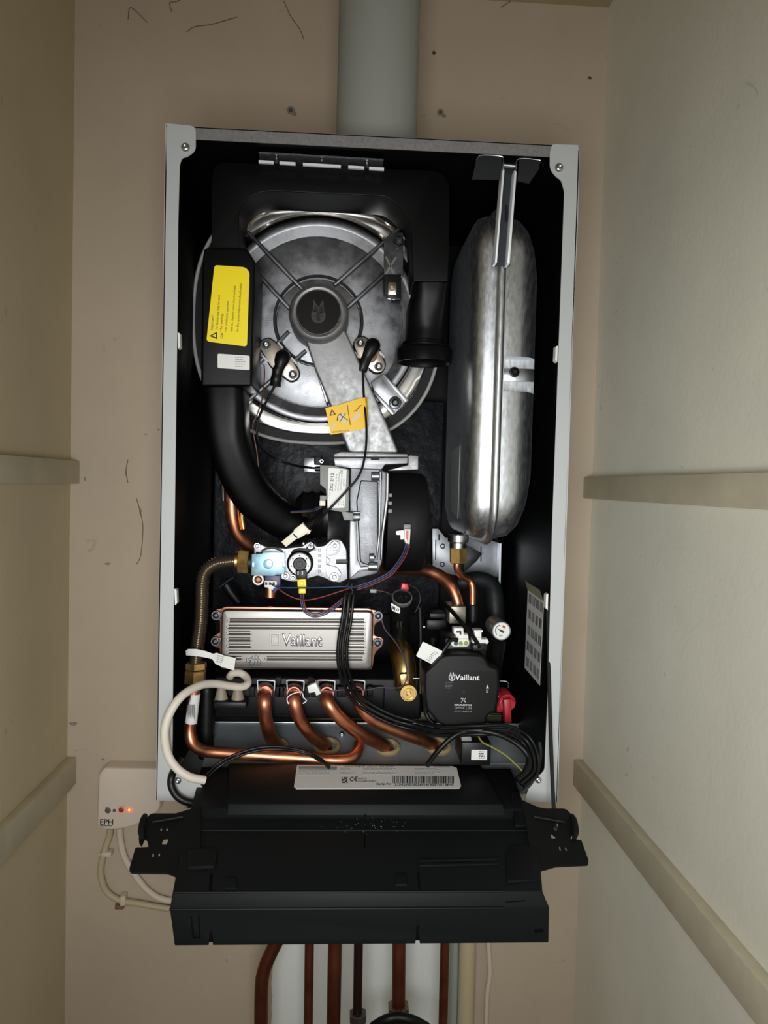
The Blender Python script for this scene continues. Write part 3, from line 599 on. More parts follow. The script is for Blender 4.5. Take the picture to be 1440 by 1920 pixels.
t.p('socket_cavities', b, mat('cavity_brown', '3a2220', .6), wc)
t.p('outlet_sleeve', B().cylw(V(629, 1051, .064), V(653, 1051, .064), Mx(20, .06), 36, .001), rubber)
for px, py in [(628, 1023.5), (627, 1082)]: t.p('screw_recess', B().ring(px, py, 9, 6.6, gy-.0064, gy-.005, 24), mat('bolt_dark', '55575a'), bo)

# gas hose
def hexnut(b, p, q, r, bev=.0006): return b.cylw(p, q, r, 6, bev, ph=math.radians(30))
pts = [(446, 1052, .06), (425, 1053, .06), (402, 1058, .06), (385, 1071, .06), (379, 1092, .06), (378, 1130, .062), (376, 1170, .064), (371, 1205, .065), (367, 1242, .066)]
P_, _ = catmull([V(*p) for p in pts], 1, 40); acc = [0]
for a, b_ in zip(P_, P_[1:]): acc.append(acc[-1]+(b_-a).length)
NR = 54; fine = []; j = 0
for k in range(NR*4+1):
    s_ = acc[-1]*k/(NR*4)
    while j < len(acc)-2 and acc[j+1] < s_: j += 1
    f_ = (s_-acc[j])/max(1e-9, acc[j+1]-acc[j]); fine.append(P_[j].lerp(P_[j+1], f_))
rad = [Mx(12.6, .06)*(1.04, .88, .7, .88)[k % 4] for k in range(len(fine))]
t = T('gas_hose', 'corrugated stainless gas hose bending from the gas valve down the left side', 'gas hose', (367, 1280, .066))
hp = t.p('corrugated_tube', B().tube(fine, rad, 20, 1), mat('hose_stainless', 'b3aa9c', .26, .95), ang=60)
t.p('brass_nut', hexnut(B(), V(447, 1052, .062), V(467, 1053, .062), Mx(23, .06)), brass)
t.p('brass_ferrule', B().cylw(V(441, 1052, .062), V(448, 1052, .062), Mx(17, .06), 24, .0004), brassb)
t.p('coupling_sleeve', B().cylw(V(466, 1054, .066), V(474, 1054, .066), Mx(20, .06), 24, .0004), blk)
t.p('brass_nut', hexnut(B(), V(368, 1242, .066), V(368, 1254, .066), Mx(20, .066)), brass)
t.p('brass_nut', hexnut(B(), V(367, 1256, .066), V(366, 1281, .066), Mx(20.5, .066), .001), brass)
t = T('gas_pipe', 'copper gas pipe running below the brass nuts and along the base to the right', 'copper pipe', (360, 1400, .066))
gp = t.p('pipe', B().tp([(366, 1280, .066), (362, 1310, .066), (358, 1350, .066), (356, 1375, .065), (362, 1395, .062), (380, 1407, .058), (410, 1411, .055), (480, 1416, .055), (560, 1421, .058), (630, 1425, .06), (657, 1422, .065), (670, 1410, .075), (672, 1398, .09)], 11, 20), copper)
sp = B().tube([V(364.5, 1300, .066), V(361, 1327, .066), V(358, 1355, .066)], Mx(11.4, .066), 24, 3)
t.p('wrap_label', sp, lab_w, label='white paper label wrapped round the pipe')
b = B(); rr = random.Random(4)
for k in range(7): b.prism([(352+k*2, 1322), (353+k*2, 1322), (353+k*2, 1322+rr.uniform(14, 28)), (352+k*2, 1348)], .0542, .0546)
t.p('label_print', b, inkg)
# hose paper tag
t = T('hose_tag', 'white paper strap tag looped round the lower end of the corrugated hose', 'tag', (400, 1240, .04))
def ribbon(b, top, bot, th=.0004):
    n = len(top); F_ = [V(*p) for p in top]+[V(*p) for p in bot[::-1]]
    q = [v+Vector((0, th, 0)) for v in F_]; A = [b.bm.verts.new(v) for v in F_]; Bk = [b.bm.verts.new(v) for v in q]; m = len(A)
    for i in range(n-1):
        for S, fl in ((A, 0), (Bk, 1)):
            fc = (S[i], S[i+1], S[m-2-i], S[m-1-i]); b.bm.faces.new(fc if not fl else fc[::-1])
    for i in range(m): b.bm.faces.new((A[i], A[(i+1) % m], Bk[(i+1) % m], Bk[i]))
    return b
tg = t.p('paper_strap', ribbon(B(), [(348, 1220, .05), (353, 1217, .046), (368, 1217, .044), (386, 1221, .044), (400, 1226, .045), (406, 1224, .044), (420, 1229, .043), (442, 1234, .042)],
        [(349, 1229, .05), (353, 1229, .046), (368, 1230, .044), (386, 1233, .044), (398, 1236, .045), (404, 1245, .044), (418, 1251, .043), (439, 1257, .042)]), lab_w)
b = B(); lines(b, 408, 1229, 0, 3.6, 4, 13, .0425, 1.1, rot=-12, seed=2); t.p('small_print', b, inkg, tg)
# white plug by gas valve
t = T('cable_plug', 'ivory plastic plug lying slanted above the gas valve', 'plug', (555, 1005, .04))
pb = t.p('plug_body', B().prism([(527, 1016), (550, 997), (551, 993), (568, 980), (580, 996), (578, 999), (562, 1009), (557, 1010), (536, 1026)], .036, .05, .001), ivory)
t.p('side_flange', B().prism([(567, 981), (581, 995), (583, 994), (581, 1000), (575, 1003), (578, 998)], .034, .05, .0005), ivory, pb)
t.p('keyway', B().prism([(549, 1001), (551, 1001), (558, 1007), (557, 1009), (552, 1006)], .0355, .037), dark, pb)
t.p('cable_sleeve', B().tp([(574, 988, .044), (590, 976, .05), (602, 966, .055)], [8, 8, 5], 14), rubber)

# ------------------------------------------------------------------ plate heat exchanger
py0 = .05
t = T('plate_heat_exchanger', 'silver plate heat exchanger with embossed Vaillant lettering lying across the casing', 'plate heat exchanger', (555, 1254, .09))
def quad(x0, y0, x1, y1): return [(x0, y0), (x1, y0+(x1-x0)*.004), (x1-1, y1+(x1-x0)*.004), (x0-1, y1)]
fp = t.p('front_plate', B().prism([(415, 1143), (700, 1146), (698, 1256), (413, 1254)], py0, py0+.008, .0022, 3, rnd=11), mat('front_plate_aluminium', '7d7a76', .37, .95, var=.08, vs=200, rvar=.05, stretch=(.2, 1, 6)))
rows = [(427, 686, 1163.5), (425, 686, 1175.5), (425, 472, 1187), (425, 472, 1199), (425, 472, 1211), (650, 686, 1187.5), (650, 686, 1199.5), (650, 686, 1211.5), (425, 686, 1222.5), (425, 455, 1234), (497, 683, 1234.5)]
for x0, x1, yy in rows:
    kb = B(); a, c_ = V(x0+3, yy, py0), V(x1-3, yy+(x1-x0)*.003, py0); r = Mx(4.3, py0)
    kb.tube([a, c_], [(r, r*1.7, 2.4)]*2, 14, 1, ref=(0, 1, 0)); kb.lathe(a-Vector((0, r, 0)), (0, 1, 0), [(r, 0), (r*.8, r*2)], 14); kb.lathe(c_-Vector((0, r, 0)), (0, 1, 0), [(r, 0), (r*.8, r*2)], 14)
    cut(fp, kb)
pk = B()
for k in range(9): pk.prism([(413-k*.2, 1137.5), (700, 1140.5), (699, 1254), (411, 1252)], py0+.0085+k*.0075, py0+.0085+k*.0075+.0062, .0008, rnd=12)
t.p('plate_pack', pk, copper_pk)
pl2 = t.p('backing_plate', B().prism([(402, 1143, 6), (424, 1139, 4), (700, 1143, 6), (718, 1148, 8), (718, 1163, 6), (702, 1170, 8), (701, 1192, 6), (720, 1196, 9), (718, 1212, 9), (702, 1224, 10), (698, 1256, 8), (412, 1254, 8), (412, 1216, 3), (397, 1212, 7), (397, 1194, 7), (412, 1186, 3), (412, 1164, 3), (400, 1160, 6)], py0+.009, py0+.012, .0008, rnd=4), copper_pk)
for px, py in [(405, 1154), (404, 1203), (709, 1155), (708, 1206)]:
    sb = t.p('screw', B().ring(px, py, 9, 6, py0+.004, py0+.009).cyl(px, py, 6, py0+.001, py0+.009).screw(px, py, 5, py0+.001, .002), mat('bolt_dark', '55575a'), pl2)
em = mat('embossed_aluminium', '8e8c8a', .3, 1)
txt(t, 'Vaillant', 528, 1210, py0-.0007, 21, em, fp, 76, -.3, name='embossed_lettering', ext=.0016, bold=-.01, bev=.045)
t.p('emblem_frame', B().rings([[V(x, y_, py0+d) for x, y_ in q] for q, d in [([(506, 1187), (525, 1187), (525, 1210), (506, 1210)], 0), ([(506.6, 1187.6), (524.4, 1187.6), (524.4, 1209.4), (506.6, 1209.4)], -.001), ([(508, 1189), (523, 1189), (523, 1208), (508, 1208)], -.001), ([(508.6, 1189.6), (522.4, 1189.6), (522.4, 1207.4), (508.6, 1207.4)], .0002)]], closed=True), em, fp)
b = B(); hare(b, 515.5, 1198, 15, py0-.0006, .0008); t.p('hare_emblem', b, em, fp)
txt(t, '15', 461, 1243, py0-.0003, 10, ink, fp, 9.5, 0)
for k in range(3):
    x = 474+k*5.5
    t.p('droplet_mark', B().tp([(x+1, 1228, py0-.0003), (x-2, 1234, py0-.0003), (x+4, 1239, py0-.0003), (x+1, 1247, py0-.0003), (x-3, 1247, py0-.0003)], .5, 6, 5), ink, fp)
t.p('droplet_mark', B().tp([(467, 1240, py0-.0003), (469, 1247, py0-.0003), (473, 1248, py0-.0003)], .5, 6, 3), ink, fp)

# ------------------------------------------------------------------ hydraulic block
t = T('hydraulic_block', 'black plastic hydraulic block under the silver plate heat exchanger', 'hydraulic block', (570, 1355, .15))
hb = t.p('manifold_body', B().box(402, 1268, 790, 1350, .118, .2, .004, 3).box(408, 1285, 720, 1344, .108, .12, .003), blk)
for px, py in [(497, 1298), (551, 1300), (613, 1300), (669, 1299)]:
    t.p('port', B().ring(px, py, 20, 14, .098, .11, 32), blk, hb); t.p('port_seal', B().ring(px, py, 15, 11, .094, .105, 32), copper_pk, hb)
    for s in (-1, 1): t.p('grip_tab', B().box(px+s*25-5, 1288, px+s*25+5, 1308, .1, .112, .001), blk_m, hb)
for px in (522, 583, 641): t.p('block_rib', B().prism([(px-6, 1270), (px+6, 1270), (px+3, 1285), (px-3, 1285)], .105, .12, .0006), blk_m, hb)
for px in (499, 554, 612, 668):
    o = one('retaining_clip', B().tube([V(x, y_, .094) for x, y_ in [(px-15, 1294), (px-16, 1279), (px-13, 1275.5), (px+13, 1276.5), (px+16, 1280), (px+15, 1295)]], Mx(1.1, .094), 8, 2), clipm,
        {499: 'bright wire clip above the leftmost copper bend', 554: 'bright wire clip above the copper bend with the second loose clip', 612: 'bright wire clip above the third copper bend, behind the white plug', 668: 'bright wire clip above the rightmost copper bend, beside the black cables'}[px], 'wire clip', 'wire clips on the hydraulic block')
one('retaining_clip', B().tube([V(x, y_, .072) for x, y_ in [(541, 1320), (538, 1310), (546, 1302), (565, 1297), (569, 1308), (575, 1314), (568, 1319)]], Mx(1.1, .075), 8, 2), clipm, 'loose tilted wire clip across the second copper bend from the left', 'wire clip', 'wire clips on the hydraulic block')
one('base_crossbar', B().wbox((V(560, 1330, .19).x, .186, V(560, 1349, .19).z), (V(940, 1330, .19).x, .2, V(560, 1332, .19).z), .002).wbox((V(560, 1330, .19).x, .182, V(560, 1338, .19).z), (V(940, 1330, .19).x, .19, V(560, 1334, .19).z), .001), mat('olive_steel', '6d6a55', .4, .7), 'dull ribbed steel crossbar low behind the brass plug', 'steel bar')

# copper bends
cp_specs = [([(497, 1300, .107), (496, 1303, .085), (496, 1318, .072), (498, 1345, .078), (505, 1375, .09), (515, 1393, .106), (520, 1402, .122), (523, 1411, .145)], 12.5, 'shortest copper bend, leftmost of the row on the hydraulic block', (520, 1402, 22)),
    ([(551, 1301, .107), (551, 1305, .085), (553, 1320, .076), (563, 1350, .082), (582, 1376, .09), (603, 1393, .106), (612, 1402, .122), (617, 1411, .145)], 12, 'second copper bend from the left with the tilted clip', (613, 1402, 26)),
    ([(613, 1301, .107), (612, 1306, .085), (618, 1322, .074), (642, 1350, .078), (678, 1377, .09), (711, 1394, .106), (726, 1403, .122), (733, 1411, .145)], 12.5, 'long slanting copper bend, third from the left', (727, 1404, 24)),
    ([(669, 1300, .107), (669, 1306, .09), (676, 1322, .082), (700, 1350, .085), (750, 1373, .095), (796, 1390, .108), (815, 1399, .122), (825, 1408, .145)], 11.5, 'longest copper bend reaching right under the pump', (822, 1402, 25))]
zt_ = V(600, 1400, .14).z
for pts, r, lab, (gx, gy_, gr) in cp_specs:
    t = T('copper_bend', lab, 'copper pipe', (pts[0][0], pts[0][1], .1), 'copper bends from the hydraulic block')
    t.p('pipe', B().tp(pts, r, 24, 6), copper)
    t.p('flare', B().ring(pts[0][0], pts[0][1], 14, 10, .088, .094, 32), copper_pk)
    sy_ = .122; g = V(gx, gy_, sy_); nn = Vector((0, -.33, .944)); q = .0006
    one('pipe_grommet', B().lathe(g, nn, [(Mx(gr, sy_), q), (Mx(gr, sy_), q+.003), (Mx(gr*.85, sy_), q+.005), (Mx(gr*.72, sy_), q+.005), (Mx(gr*.7, sy_), q)], 36, closed=True), grom,
        'cream grommet in the base round the ' + {520: 'leftmost copper bend', 613: 'second copper bend from the left', 727: 'third copper bend from the left', 822: 'rightmost copper bend'}[gx], 'grommet', 'cream pipe grommets')

# ------------------------------------------------------------------ right-hand pipework
t = T('vessel_pipe', 'thin copper pipe with brass nut dropping from the expansion vessel', 'copper pipe', (872, 1130, .11))
t.p('brass_nut', hexnut(B(), V(859, 1026, .11), V(859, 1056, .11), Mx(17, .11), .001), brass)
t.p('pipe', B().tp([(858, 1050, .11), (857, 1066, .112), (866, 1080, .12), (880, 1088, .125), (886, 1102, .125), (886, 1140, .125)], 6.5, 20), copper)
t.p('rubber_socket', B().cylw(V(887, 1133, .125), V(886, 1178, .125), Mx(10, .125), 24, .001), blk)
t = T('flow_pipe', 'thick copper pipe curving down from behind the fan motor to the pump', 'copper pipe', (800, 1090, .16))
t.p('pipe', B().tp([(720, 1066, .2), (765, 1066, .17), (800, 1070, .15), (828, 1082, .14), (846, 1100, .13), (856, 1122, .125), (860, 1140, .125)], [12.5, 12.5, 12.5, 12, 11, 10.5, 10.5], 28), copper)
t.p('union', B().box(843, 1137, 873, 1170, .1, .14, .001), mat('union_nickel', '8a8578', .4, .8))
t.p('union_clip', B().box(853, 1150, 856, 1165, .096, .1, .0005), steelb)
t = T('return_pipe', 'thick copper pipe with white collar behind the lower left duct', 'copper pipe', (440, 1000, .15))
t.p('pipe', B().tp([(436, 880, .16), (435, 920, .15), (436, 965, .15), (446, 1000, .155), (472, 1024, .165), (510, 1036, .18)], [13.5, 13.5, 13, 13, 13, 13], 28), copper)
t.p('collar', B().prism([(413, 868), (428, 878), (430, 895), (413, 894)], .13, .17, .001), wht)
t.p('spring_clip', B().cylw(V(417, 901, .14), V(418, 939, .14), .0012, 8), steelb)
t = T('sensor_pipe', 'short thin brass stub beside the thick return pipe', 'pipe stub', (455, 985, .15))
t.p('stub', B().tp([(454, 962, .15), (454, 975, .15), (457, 992, .15)], 4.5, 16), brass); t.p('cap', B().cylw(V(454, 950, .15), V(454, 966, .15), Mx(4, .15), 14), steelb)
t = T('return_outlet', 'stub of copper pipe under the purple valve connector', 'pipe stub', (507, 1118, .1))
t.p('stub', B().cylw(V(507, 1100, .09), V(507, 1121, .09), Mx(10, .09), 24, .001), copper)
# drain hoses behind
t = T('condensate_trap_hose', 'dim grey hose and thin bright clip behind the corrugated hose', 'hose', (430, 1100, .2))
t.p('hose', B().tp([(424, 1096, .2), (434, 1112, .2), (448, 1130, .2)], 10, 18), blk); t.p('wire_clip', B().tp([(412, 1101, .19), (425, 1091, .19), (437, 1083, .19)], 1.5, 8), steelb)

t = T('condensate_trap', 'black ribbed trap cylinder behind the copper gas pipe at the left', 'trap', (388, 1440, .12))
t.p('cylinder', B().lathe(V(388, 1288, .12), (0, 0, -1), [(Mx(13+(2 if k % 2 else 0), .12), k*.0056) for k in range(18)], 32), blk)
t.p('cap', B().cylw(V(388, 1276, .12), V(388, 1290, .12), Mx(17, .12), 32, .001), blk)
# automatic air vent
t = T('air_vent', 'black cylindrical automatic air vent with grey rim right of the plate heat exchanger', 'air vent', (752, 1165, .11))
ax = Vector((.0, -.68, .73)); c = V(754, 1120, .075); r = Mx(19, .075)
t.p('body', B().lathe(c, -ax, [(r*.9, .001), (r, .003), (r*1.0, .012), (r*1.08, .02), (r*1.05, .034), (r*.6, .036), (r*.5, .05)], 40), blk)
t.p('rim', B().lathe(c, ax, [(r*.9, 0), (r*.9, .0012), (r*1.02, .0005), (r*1.04, -.002), (r*1.02, -.004)], 40, closed=True, cap0=False), mat('rim_grey', '777c7c', .35, .6))
pa = t.p('vent_label', B().prism(rounded([(733, 1130), (750, 1140), (750, 1151), (735, 1145)], 2.5), .062, .0625), lab_w)
b = B(); b.prism([(736, 1136), (741, 1139), (741, 1145), (736, 1142)], .0616, .062).ring(745.5, 1143.5, 2.6, 1.4, .0616, .062, 12); t.p('label_marks', b, ink, pa)
b = B(); b.tp([(746, 1124, .068), (751, 1116, .070), (755, 1126, .068)], .6, 6, 1).tp([(757, 1117, .070), (763, 1119, .070), (760, 1122, .069)], .6, 6, 1); t.p('embossed_mark', b, mat('emboss_dark', '2c2c2c', .4))
for x in (746, 752): t.p('prong', B().box(x-1.5, 1165, x+1.5, 1178, .085, .09, .0004), blk_m)
t.p('red_cap', B().prism([(751, 1106), (754, 1094), (765, 1095), (767, 1105), (762, 1108)], .085, .1, .001), redb)
t.p('lower_body', B().tp([(750, 1150, .11), (750, 1175, .13), (749, 1200, .15)], 19, 24), blk)
# brass three-way valve
t = T('diverter_valve', 'polished brass valve body in shadow left of the pump', 'valve', (758, 1280, .13))
t.p('body', B().tp([(744, 1205, .14), (755, 1232, .12), (759, 1262, .11), (759, 1290, .112)], [18, 23, 22, 20], 28), brassb)
t.p('side_port', B().cylw(V(735, 1278, .15), V(785, 1280, .15), Mx(13, .14), 24, .001), brass)
t.p('lock_tab', B().prism([(750, 1265), (766, 1263), (768, 1284), (752, 1286)], .082, .09, .001), brassb)
t.p('pin', B().cylw(V(774, 1272, .1), V(786, 1272, .1), .0012, 10), steelb)
t = T('brass_plug', 'round polished brass drain plug facing out, left of the pump', 'plug', (766, 1300, .085))
t.p('plug_body', B().latheY(766, 1300, .075, [(16.5, .03), (16.5, .001), (15.5, 0), (13.5, 0), (13, .0025), (9.5, .0025), (9, .0005), (5, .0005), (4, .0015)], 40), brassb)
t.p('turning_slot', B().prism(rounded([(763, 1296), (767, 1294), (771, 1305), (767, 1307)], 1.5), .0742, .077), brass)

# ------------------------------------------------------------------ pump
t = T('pump', 'black circulation pump with white Vaillant lettering on its cover', 'pump', (868, 1362, .07))
po = [(825, 1234, 8), (835, 1229, 6), (869, 1227, 30), (906, 1230, 6), (914, 1242, 3), (918, 1250, 5), (934, 1255, 5), (936, 1292, 30), (929, 1334, 4), (914, 1341, 5), (911, 1357, 5), (903, 1363, 6), (863, 1363, 30), (832, 1360, 6), (820, 1353, 6), (812, 1343, 6), (801, 1331, 6), (796, 1298, 30), (797, 1262, 5), (812, 1248, 6)]
cv = t.p('cover', B().prism(po, .018, .05, .003, 4, rnd=4), mat('pump_cover', '0c0c0c', .55, spec=.25))
cxp = 866
t.p('cover_skirt', B().prism([(cxp+(x-cxp)*1.025, 1296+(y_-1296)*1.02) for x, y_, *_ in po], .03, .07, .002, 3, rnd=5), blk)
t.p('motor_can', B().latheY(866, 1296, .07, [(72, 0), (74, .004), (74, .03), (66, .035), (66, .06)], 56), mat('pump_can', '787c80', .3, .9))
t.p('inlet_body', B().cylw(V(872, 1168, .11), V(870, 1250, .11), Mx(24, .11), 32, .002), blk)
t.p('connector_base', B().box(834, 1196, 912, 1238, .05, .1, .003), blk)
pw = .0178
b = B(); hare(b, 847.5, 1268, 18, pw); t.p('hare_emblem', b, inkw, cv)
txt(t, 'Vaillant', 853, 1274.5, pw, 10.5, mat('print_white', 'd6d8da', .5), cv, 47, -.5, bold=.012)
b = B(); lines(b, 835, 1279.5, 0, 2.6, 5, 14, pw, .9, seed=5); t.p('small_print', b, mat('print_dim', '55585a', .6), cv)
txt(t, 'GRUNDFOS', 851.5, 1323, pw, 3, inkw, cv, 34, -.5, bold=.03)
txt(t, 'UPM4 LIN', 852.5, 1329.5, pw, 4.8, mat('print_mid', '8a8d90', .6), cv, 32, -.5)
txt(t, '15-75 HH0310', 852, 1335, pw, 3, mat('print_mid', '8a8d90', .6), cv, 33, -.5)
b = B(); b.tp([(864, 1309, pw), (867.5, 1313, pw), (864.5, 1317, pw)], .6, 6, 4).tp([(873, 1309, pw), (869.5, 1313, pw), (873, 1317, pw)], .6, 6, 4).tp([(865, 1309.5, pw), (868.5, 1309.5, pw), (873, 1316, pw)], .5, 6, 4); t.p('maker_symbol', b, inkw, cv)
t.p('vent_hole', B().cyl(869, 1297, 4.2, .0174, .02, 20, bev=0), dark, cv)
b = B(); b.prism([(911, 1291), (914, 1284), (917, 1291)], pw-.0003, pw); t.p('warning_mark', b, inkw, cv)
b = B(); lines(b, 911.5, 1293, 0, 2.3, 3, 5, pw, 1, seed=6); t.p('small_print', b, inkw, cv)
s1 = t.p('power_socket', B().prism(rounded([(845, 1199), (880, 1197), (880, 1213), (846, 1213)], 7), .04, .055, .001), mat('socket_white', 'd5d6c8', .45))
t.p('socket_latch', B().prism([(851, 1178), (869, 1178), (870, 1190), (878, 1190), (879, 1200), (855, 1200), (855, 1191), (851, 1188)], .042, .055, .0008), wht, s1)
t.p('latch_window', B().prism([(856, 1183), (865, 1183), (865, 1190), (862, 1190), (862, 1186), (856, 1186)], .0412, .043), dark, s1)
for px, m_ in [(855, w_blue), (864, mat('wire_lime', '7f8d3a', .5)), (874, mat('wire_lime', '7f8d3a'))]: t.p('terminal', B().cyl(px, 1206.5, 4.2, .0392, .041, 16, bev=0), m_, s1)
s2 = t.p('signal_socket', B().prism([(886, 1195), (903, 1195), (903, 1199), (915, 1199), (917, 1204), (914, 1208), (900, 1209), (886, 1208)], .042, .055, .001), wht)
t.p('socket_latch', B().prism([(890, 1183), (903, 1183), (903, 1196), (890, 1196)], .044, .055, .0008).prism([(889, 1182), (905, 1182), (905, 1185), (889, 1185)], .042, .055), wht, s2)
t.p('socket_block', B().box(886, 1208, 914, 1222, .035, .06, .002), blk)
wf = t.p('can_foil', B().prism([(799, 1245), (806, 1238), (804, 1262), (799, 1270)], .055, .06).prism([(795, 1300), (798, 1296), (801, 1325), (807, 1340), (800, 1332), (796, 1318)], .055, .06), steelb)
tg = T('pump_cable_tag', 'white square paper tag on the cable above left of the pump', 'tag', (806, 1224, .03))
tb = tg.p('tag_sheet', B().prism(rounded([(793, 1203), (830, 1221), (815, 1248), (780, 1230)], 2.5), .0285, .029), lab_w)
b = B(); lines(b, 814, 1221, -1.6, 3.2, 6, 10, .0282, 1.2, rot=-27, seed=7); tg.p('small_print', b, inkg, tb)
# gauge and red tap
t = T('pressure_gauge', 'small round white faced pressure gauge above right of the pump', 'gauge', (940, 1183, .07))
t.p('housing', B().latheY(940, 1183, .05, [(18.5, .04), (18.5, .001), (17.5, -.001), (16, -.001), (15.8, .0015)], 40), mat('gauge_bezel', '8c8f90', .3, .7))
fc = t.p('dial', B().latheY(940, 1183, .0505, [(16, .002), (16, 0)], 36), lab_w)
t.p('red_zone', B().prism([(943, 1172), (948, 1175), (946, 1179), (942, 1176)], .0501, .0505), redb, fc)
t.p('scale_arc', B().tube([V(x, y_, .0502) for x, y_ in [(931, 1190), (929, 1183), (931, 1176), (937, 1172)]], Mx(.9, .05), 6, 4), inkg, fc)
t.p('needle', B().prism([(932, 1178.5), (941, 1181.5), (946, 1184), (944, 1187), (939, 1184.5)], .0497, .05), ink, fc)
txt(t, 'bar', 936, 1193, .0502, 3, ink, fc, 7)
t.p('stem', B().tp([(936, 1200, .08), (930, 1240, .1), (926, 1290, .12)], 13, 20), blk)
t = T('filling_tap', 'red plastic filling tap at the lower right of the pump', 'tap', (950, 1350, .09))
t.p('tap_wheel', B().latheY(951, 1318, .06, [(17, .03), (17, .001), (16, 0), (8, 0)], 36).prism([(932, 1305), (945, 1300), (945, 1336), (932, 1336)], .066, .09, .002), red)
t.p('tap_lever', B().prism([(945, 1312), (958, 1311), (960, 1356), (947, 1356)], .05, .062, .0015), red)
t.p('wheel_rib', B().tube([V(x, y_, .059) for x, y_ in [(938, 1318), (945, 1308), (958, 1308), (964, 1316)]], .0012, 8, 4), red)
t.p('wire_spring', B().tp([(937, 1277, .08), (950, 1278, .078), (953, 1283, .078), (953, 1290, .078)], 1.2, 8, 2), steelb)
# black pipework seen dimly between vent and pump
one('rubber_elbow', B().tp([(862, 1092, .2), (900, 1088, .19), (922, 1100, .18), (928, 1130, .17), (930, 1180, .16)], 17, 24, 6), mat('dull_rubber', '14181a', .5, bump=.4, bs=90), 'dull black ridged rubber elbow left of the gauge under the vessel', 'hose')
t = T('flow_sensor', 'dim black sensor block between air vent and pump', 'sensor', (810, 1180, .14))
t.p('body', B().box(800, 1162, 838, 1182, .13, .16, .002), blk); t.p('top_cap', B().box(806, 1150, 836, 1160, .12, .15, .001), blk); t.p('pin', B().box(792, 1174, 797, 1177, .125, .13), steelb)
t.p('dome', B().cylw(V(812, 1192, .12), V(812, 1222, .12), Mx(10, .12), 24, .002), blk)
t.p('side_tube', B().tp([(787, 1140, .13), (789, 1200, .12), (788, 1300, .11)], 5, 14), blk)
t.p('grey_pin', B().box(694, 1105, 706, 1112, .1, .11, .0006), lab_g)
# barcode sheet on the right inner wall
XI = X1-.0058
def WX(px, py, X=XI):
    d = _f*F + RT*(px-720) + UP*(960-py); return C0 + d*((X-C0.x)/d.x)
t = T('barcode_sheet', 'curling paper sheet of barcodes stuck on the right inner side of the casing', 'sticker sheet', WX(1000, 1250))
def xq(b, q, th=-.0003): b.polyw([WX(*p) for p in q], Vector((th, 0, 0)))
TLx, TRx, BRx, BLx = (990, 1105), (1020, 1127), (1012, 1285), (984, 1252)
def uv(u, v):
    a = (TLx[0]+(TRx[0]-TLx[0])*u, TLx[1]+(TRx[1]-TLx[1])*u); c = (BLx[0]+(BRx[0]-BLx[0])*u, BLx[1]+(BRx[1]-BLx[1])*u)
    return (a[0]+(c[0]-a[0])*v, a[1]+(c[1]-a[1])*v)
b = B(); xq(b, [TLx, TRx, BRx, BLx]); sh = t.p('paper', b, lab_w)
XI -= .0003; bc = B(); rr = random.Random(12)
def WX2(px, py): return WX(px, py, XI)
for i in range(5):
    v0 = i*.2+.035
    for k in range(4):
        for m_ in range(4):
            u0 = .08+k*.23+m_*.045; u1 = u0+rr.uniform(.015, .032)
            bc.polyw([WX2(*uv(u0, v0)), WX2(*uv(u1, v0)), WX2(*uv(u1, v0+.115)), WX2(*uv(u0, v0+.115))], Vector((-.0002, 0, 0)))
t.p('barcode_bars', bc, mat('ink_soft', '3a3a3e', .6), sh)
b = B(); XI += .0003; b.rings([[WX(985, 1088), WX(992, 1094), WX(1012, 1106), WX(1019, 1127), WX(990, 1106)], [v+Vector((-.0006, 0, 0)) for v in [WX(985, 1088), WX(992, 1094), WX(1012, 1106), WX(1019, 1127), WX(990, 1106)]]])
t.p('curled_flap', b, mat('backing_paper', '8a8a6a', .6), sh)

# ------------------------------------------------------------------ hoses, cables and wires
def cable(name, pts, r, m, label, cat='cable', group=None, sub=7, seg=10):
    return one(name, B().tp(pts, r, seg, sub), m, label, cat, group, 60)
cable('condensate_hose', [(430, 1271, .09), (436, 1263, .088), (450, 1262, .085), (462, 1270, .08), (464, 1282, .07), (452, 1288, .062), (430, 1286, .052), (400, 1282, .035), (373, 1286, .015), (342, 1304, -.006), (320, 1334, -.016), (309, 1370, -.02), (314, 1412, -.02), (331, 1440, -.02), (356, 1457, -.018), (384, 1463, -.012)], 7.6, hosew,
      'cream white flexible hose looping out over the left edge of the casing', 'hose', seg=18)
t = T('drain_funnel', 'dim white plastic drain spouts behind the cream hose', 'drain spout', (432, 1316, .12))
for px in (415, 446): t.p('spout', B().tube([V(px, 1288, .092), V(px, 1316, .092)], [Mx(7, .09), Mx(14, .09)], 20, 1), mat('spout_cream', '8d8272', .55))
t.p('cup', B().box(400, 1316, 462, 1330, .078, .107, .002), blk)
cable('overflow_hose', [(338, 1425, .03), (324, 1450, -.004), (321, 1472, -.01), (332, 1493, -.012), (352, 1504, -.012), (375, 1506, -.01)], 7, rubber, 'thick black hose looping at the lower left corner of the casing', 'hose', seg=16)
t = T('drain_nut', 'small bright hexagon nut hanging at the bottom left edge of the casing', 'nut', (353, 1513, -.004))
t.p('hex_head', hexnut(B(), V(353, 1505, .004), V(353, 1514, .004), Mx(7, .0)), steelb)
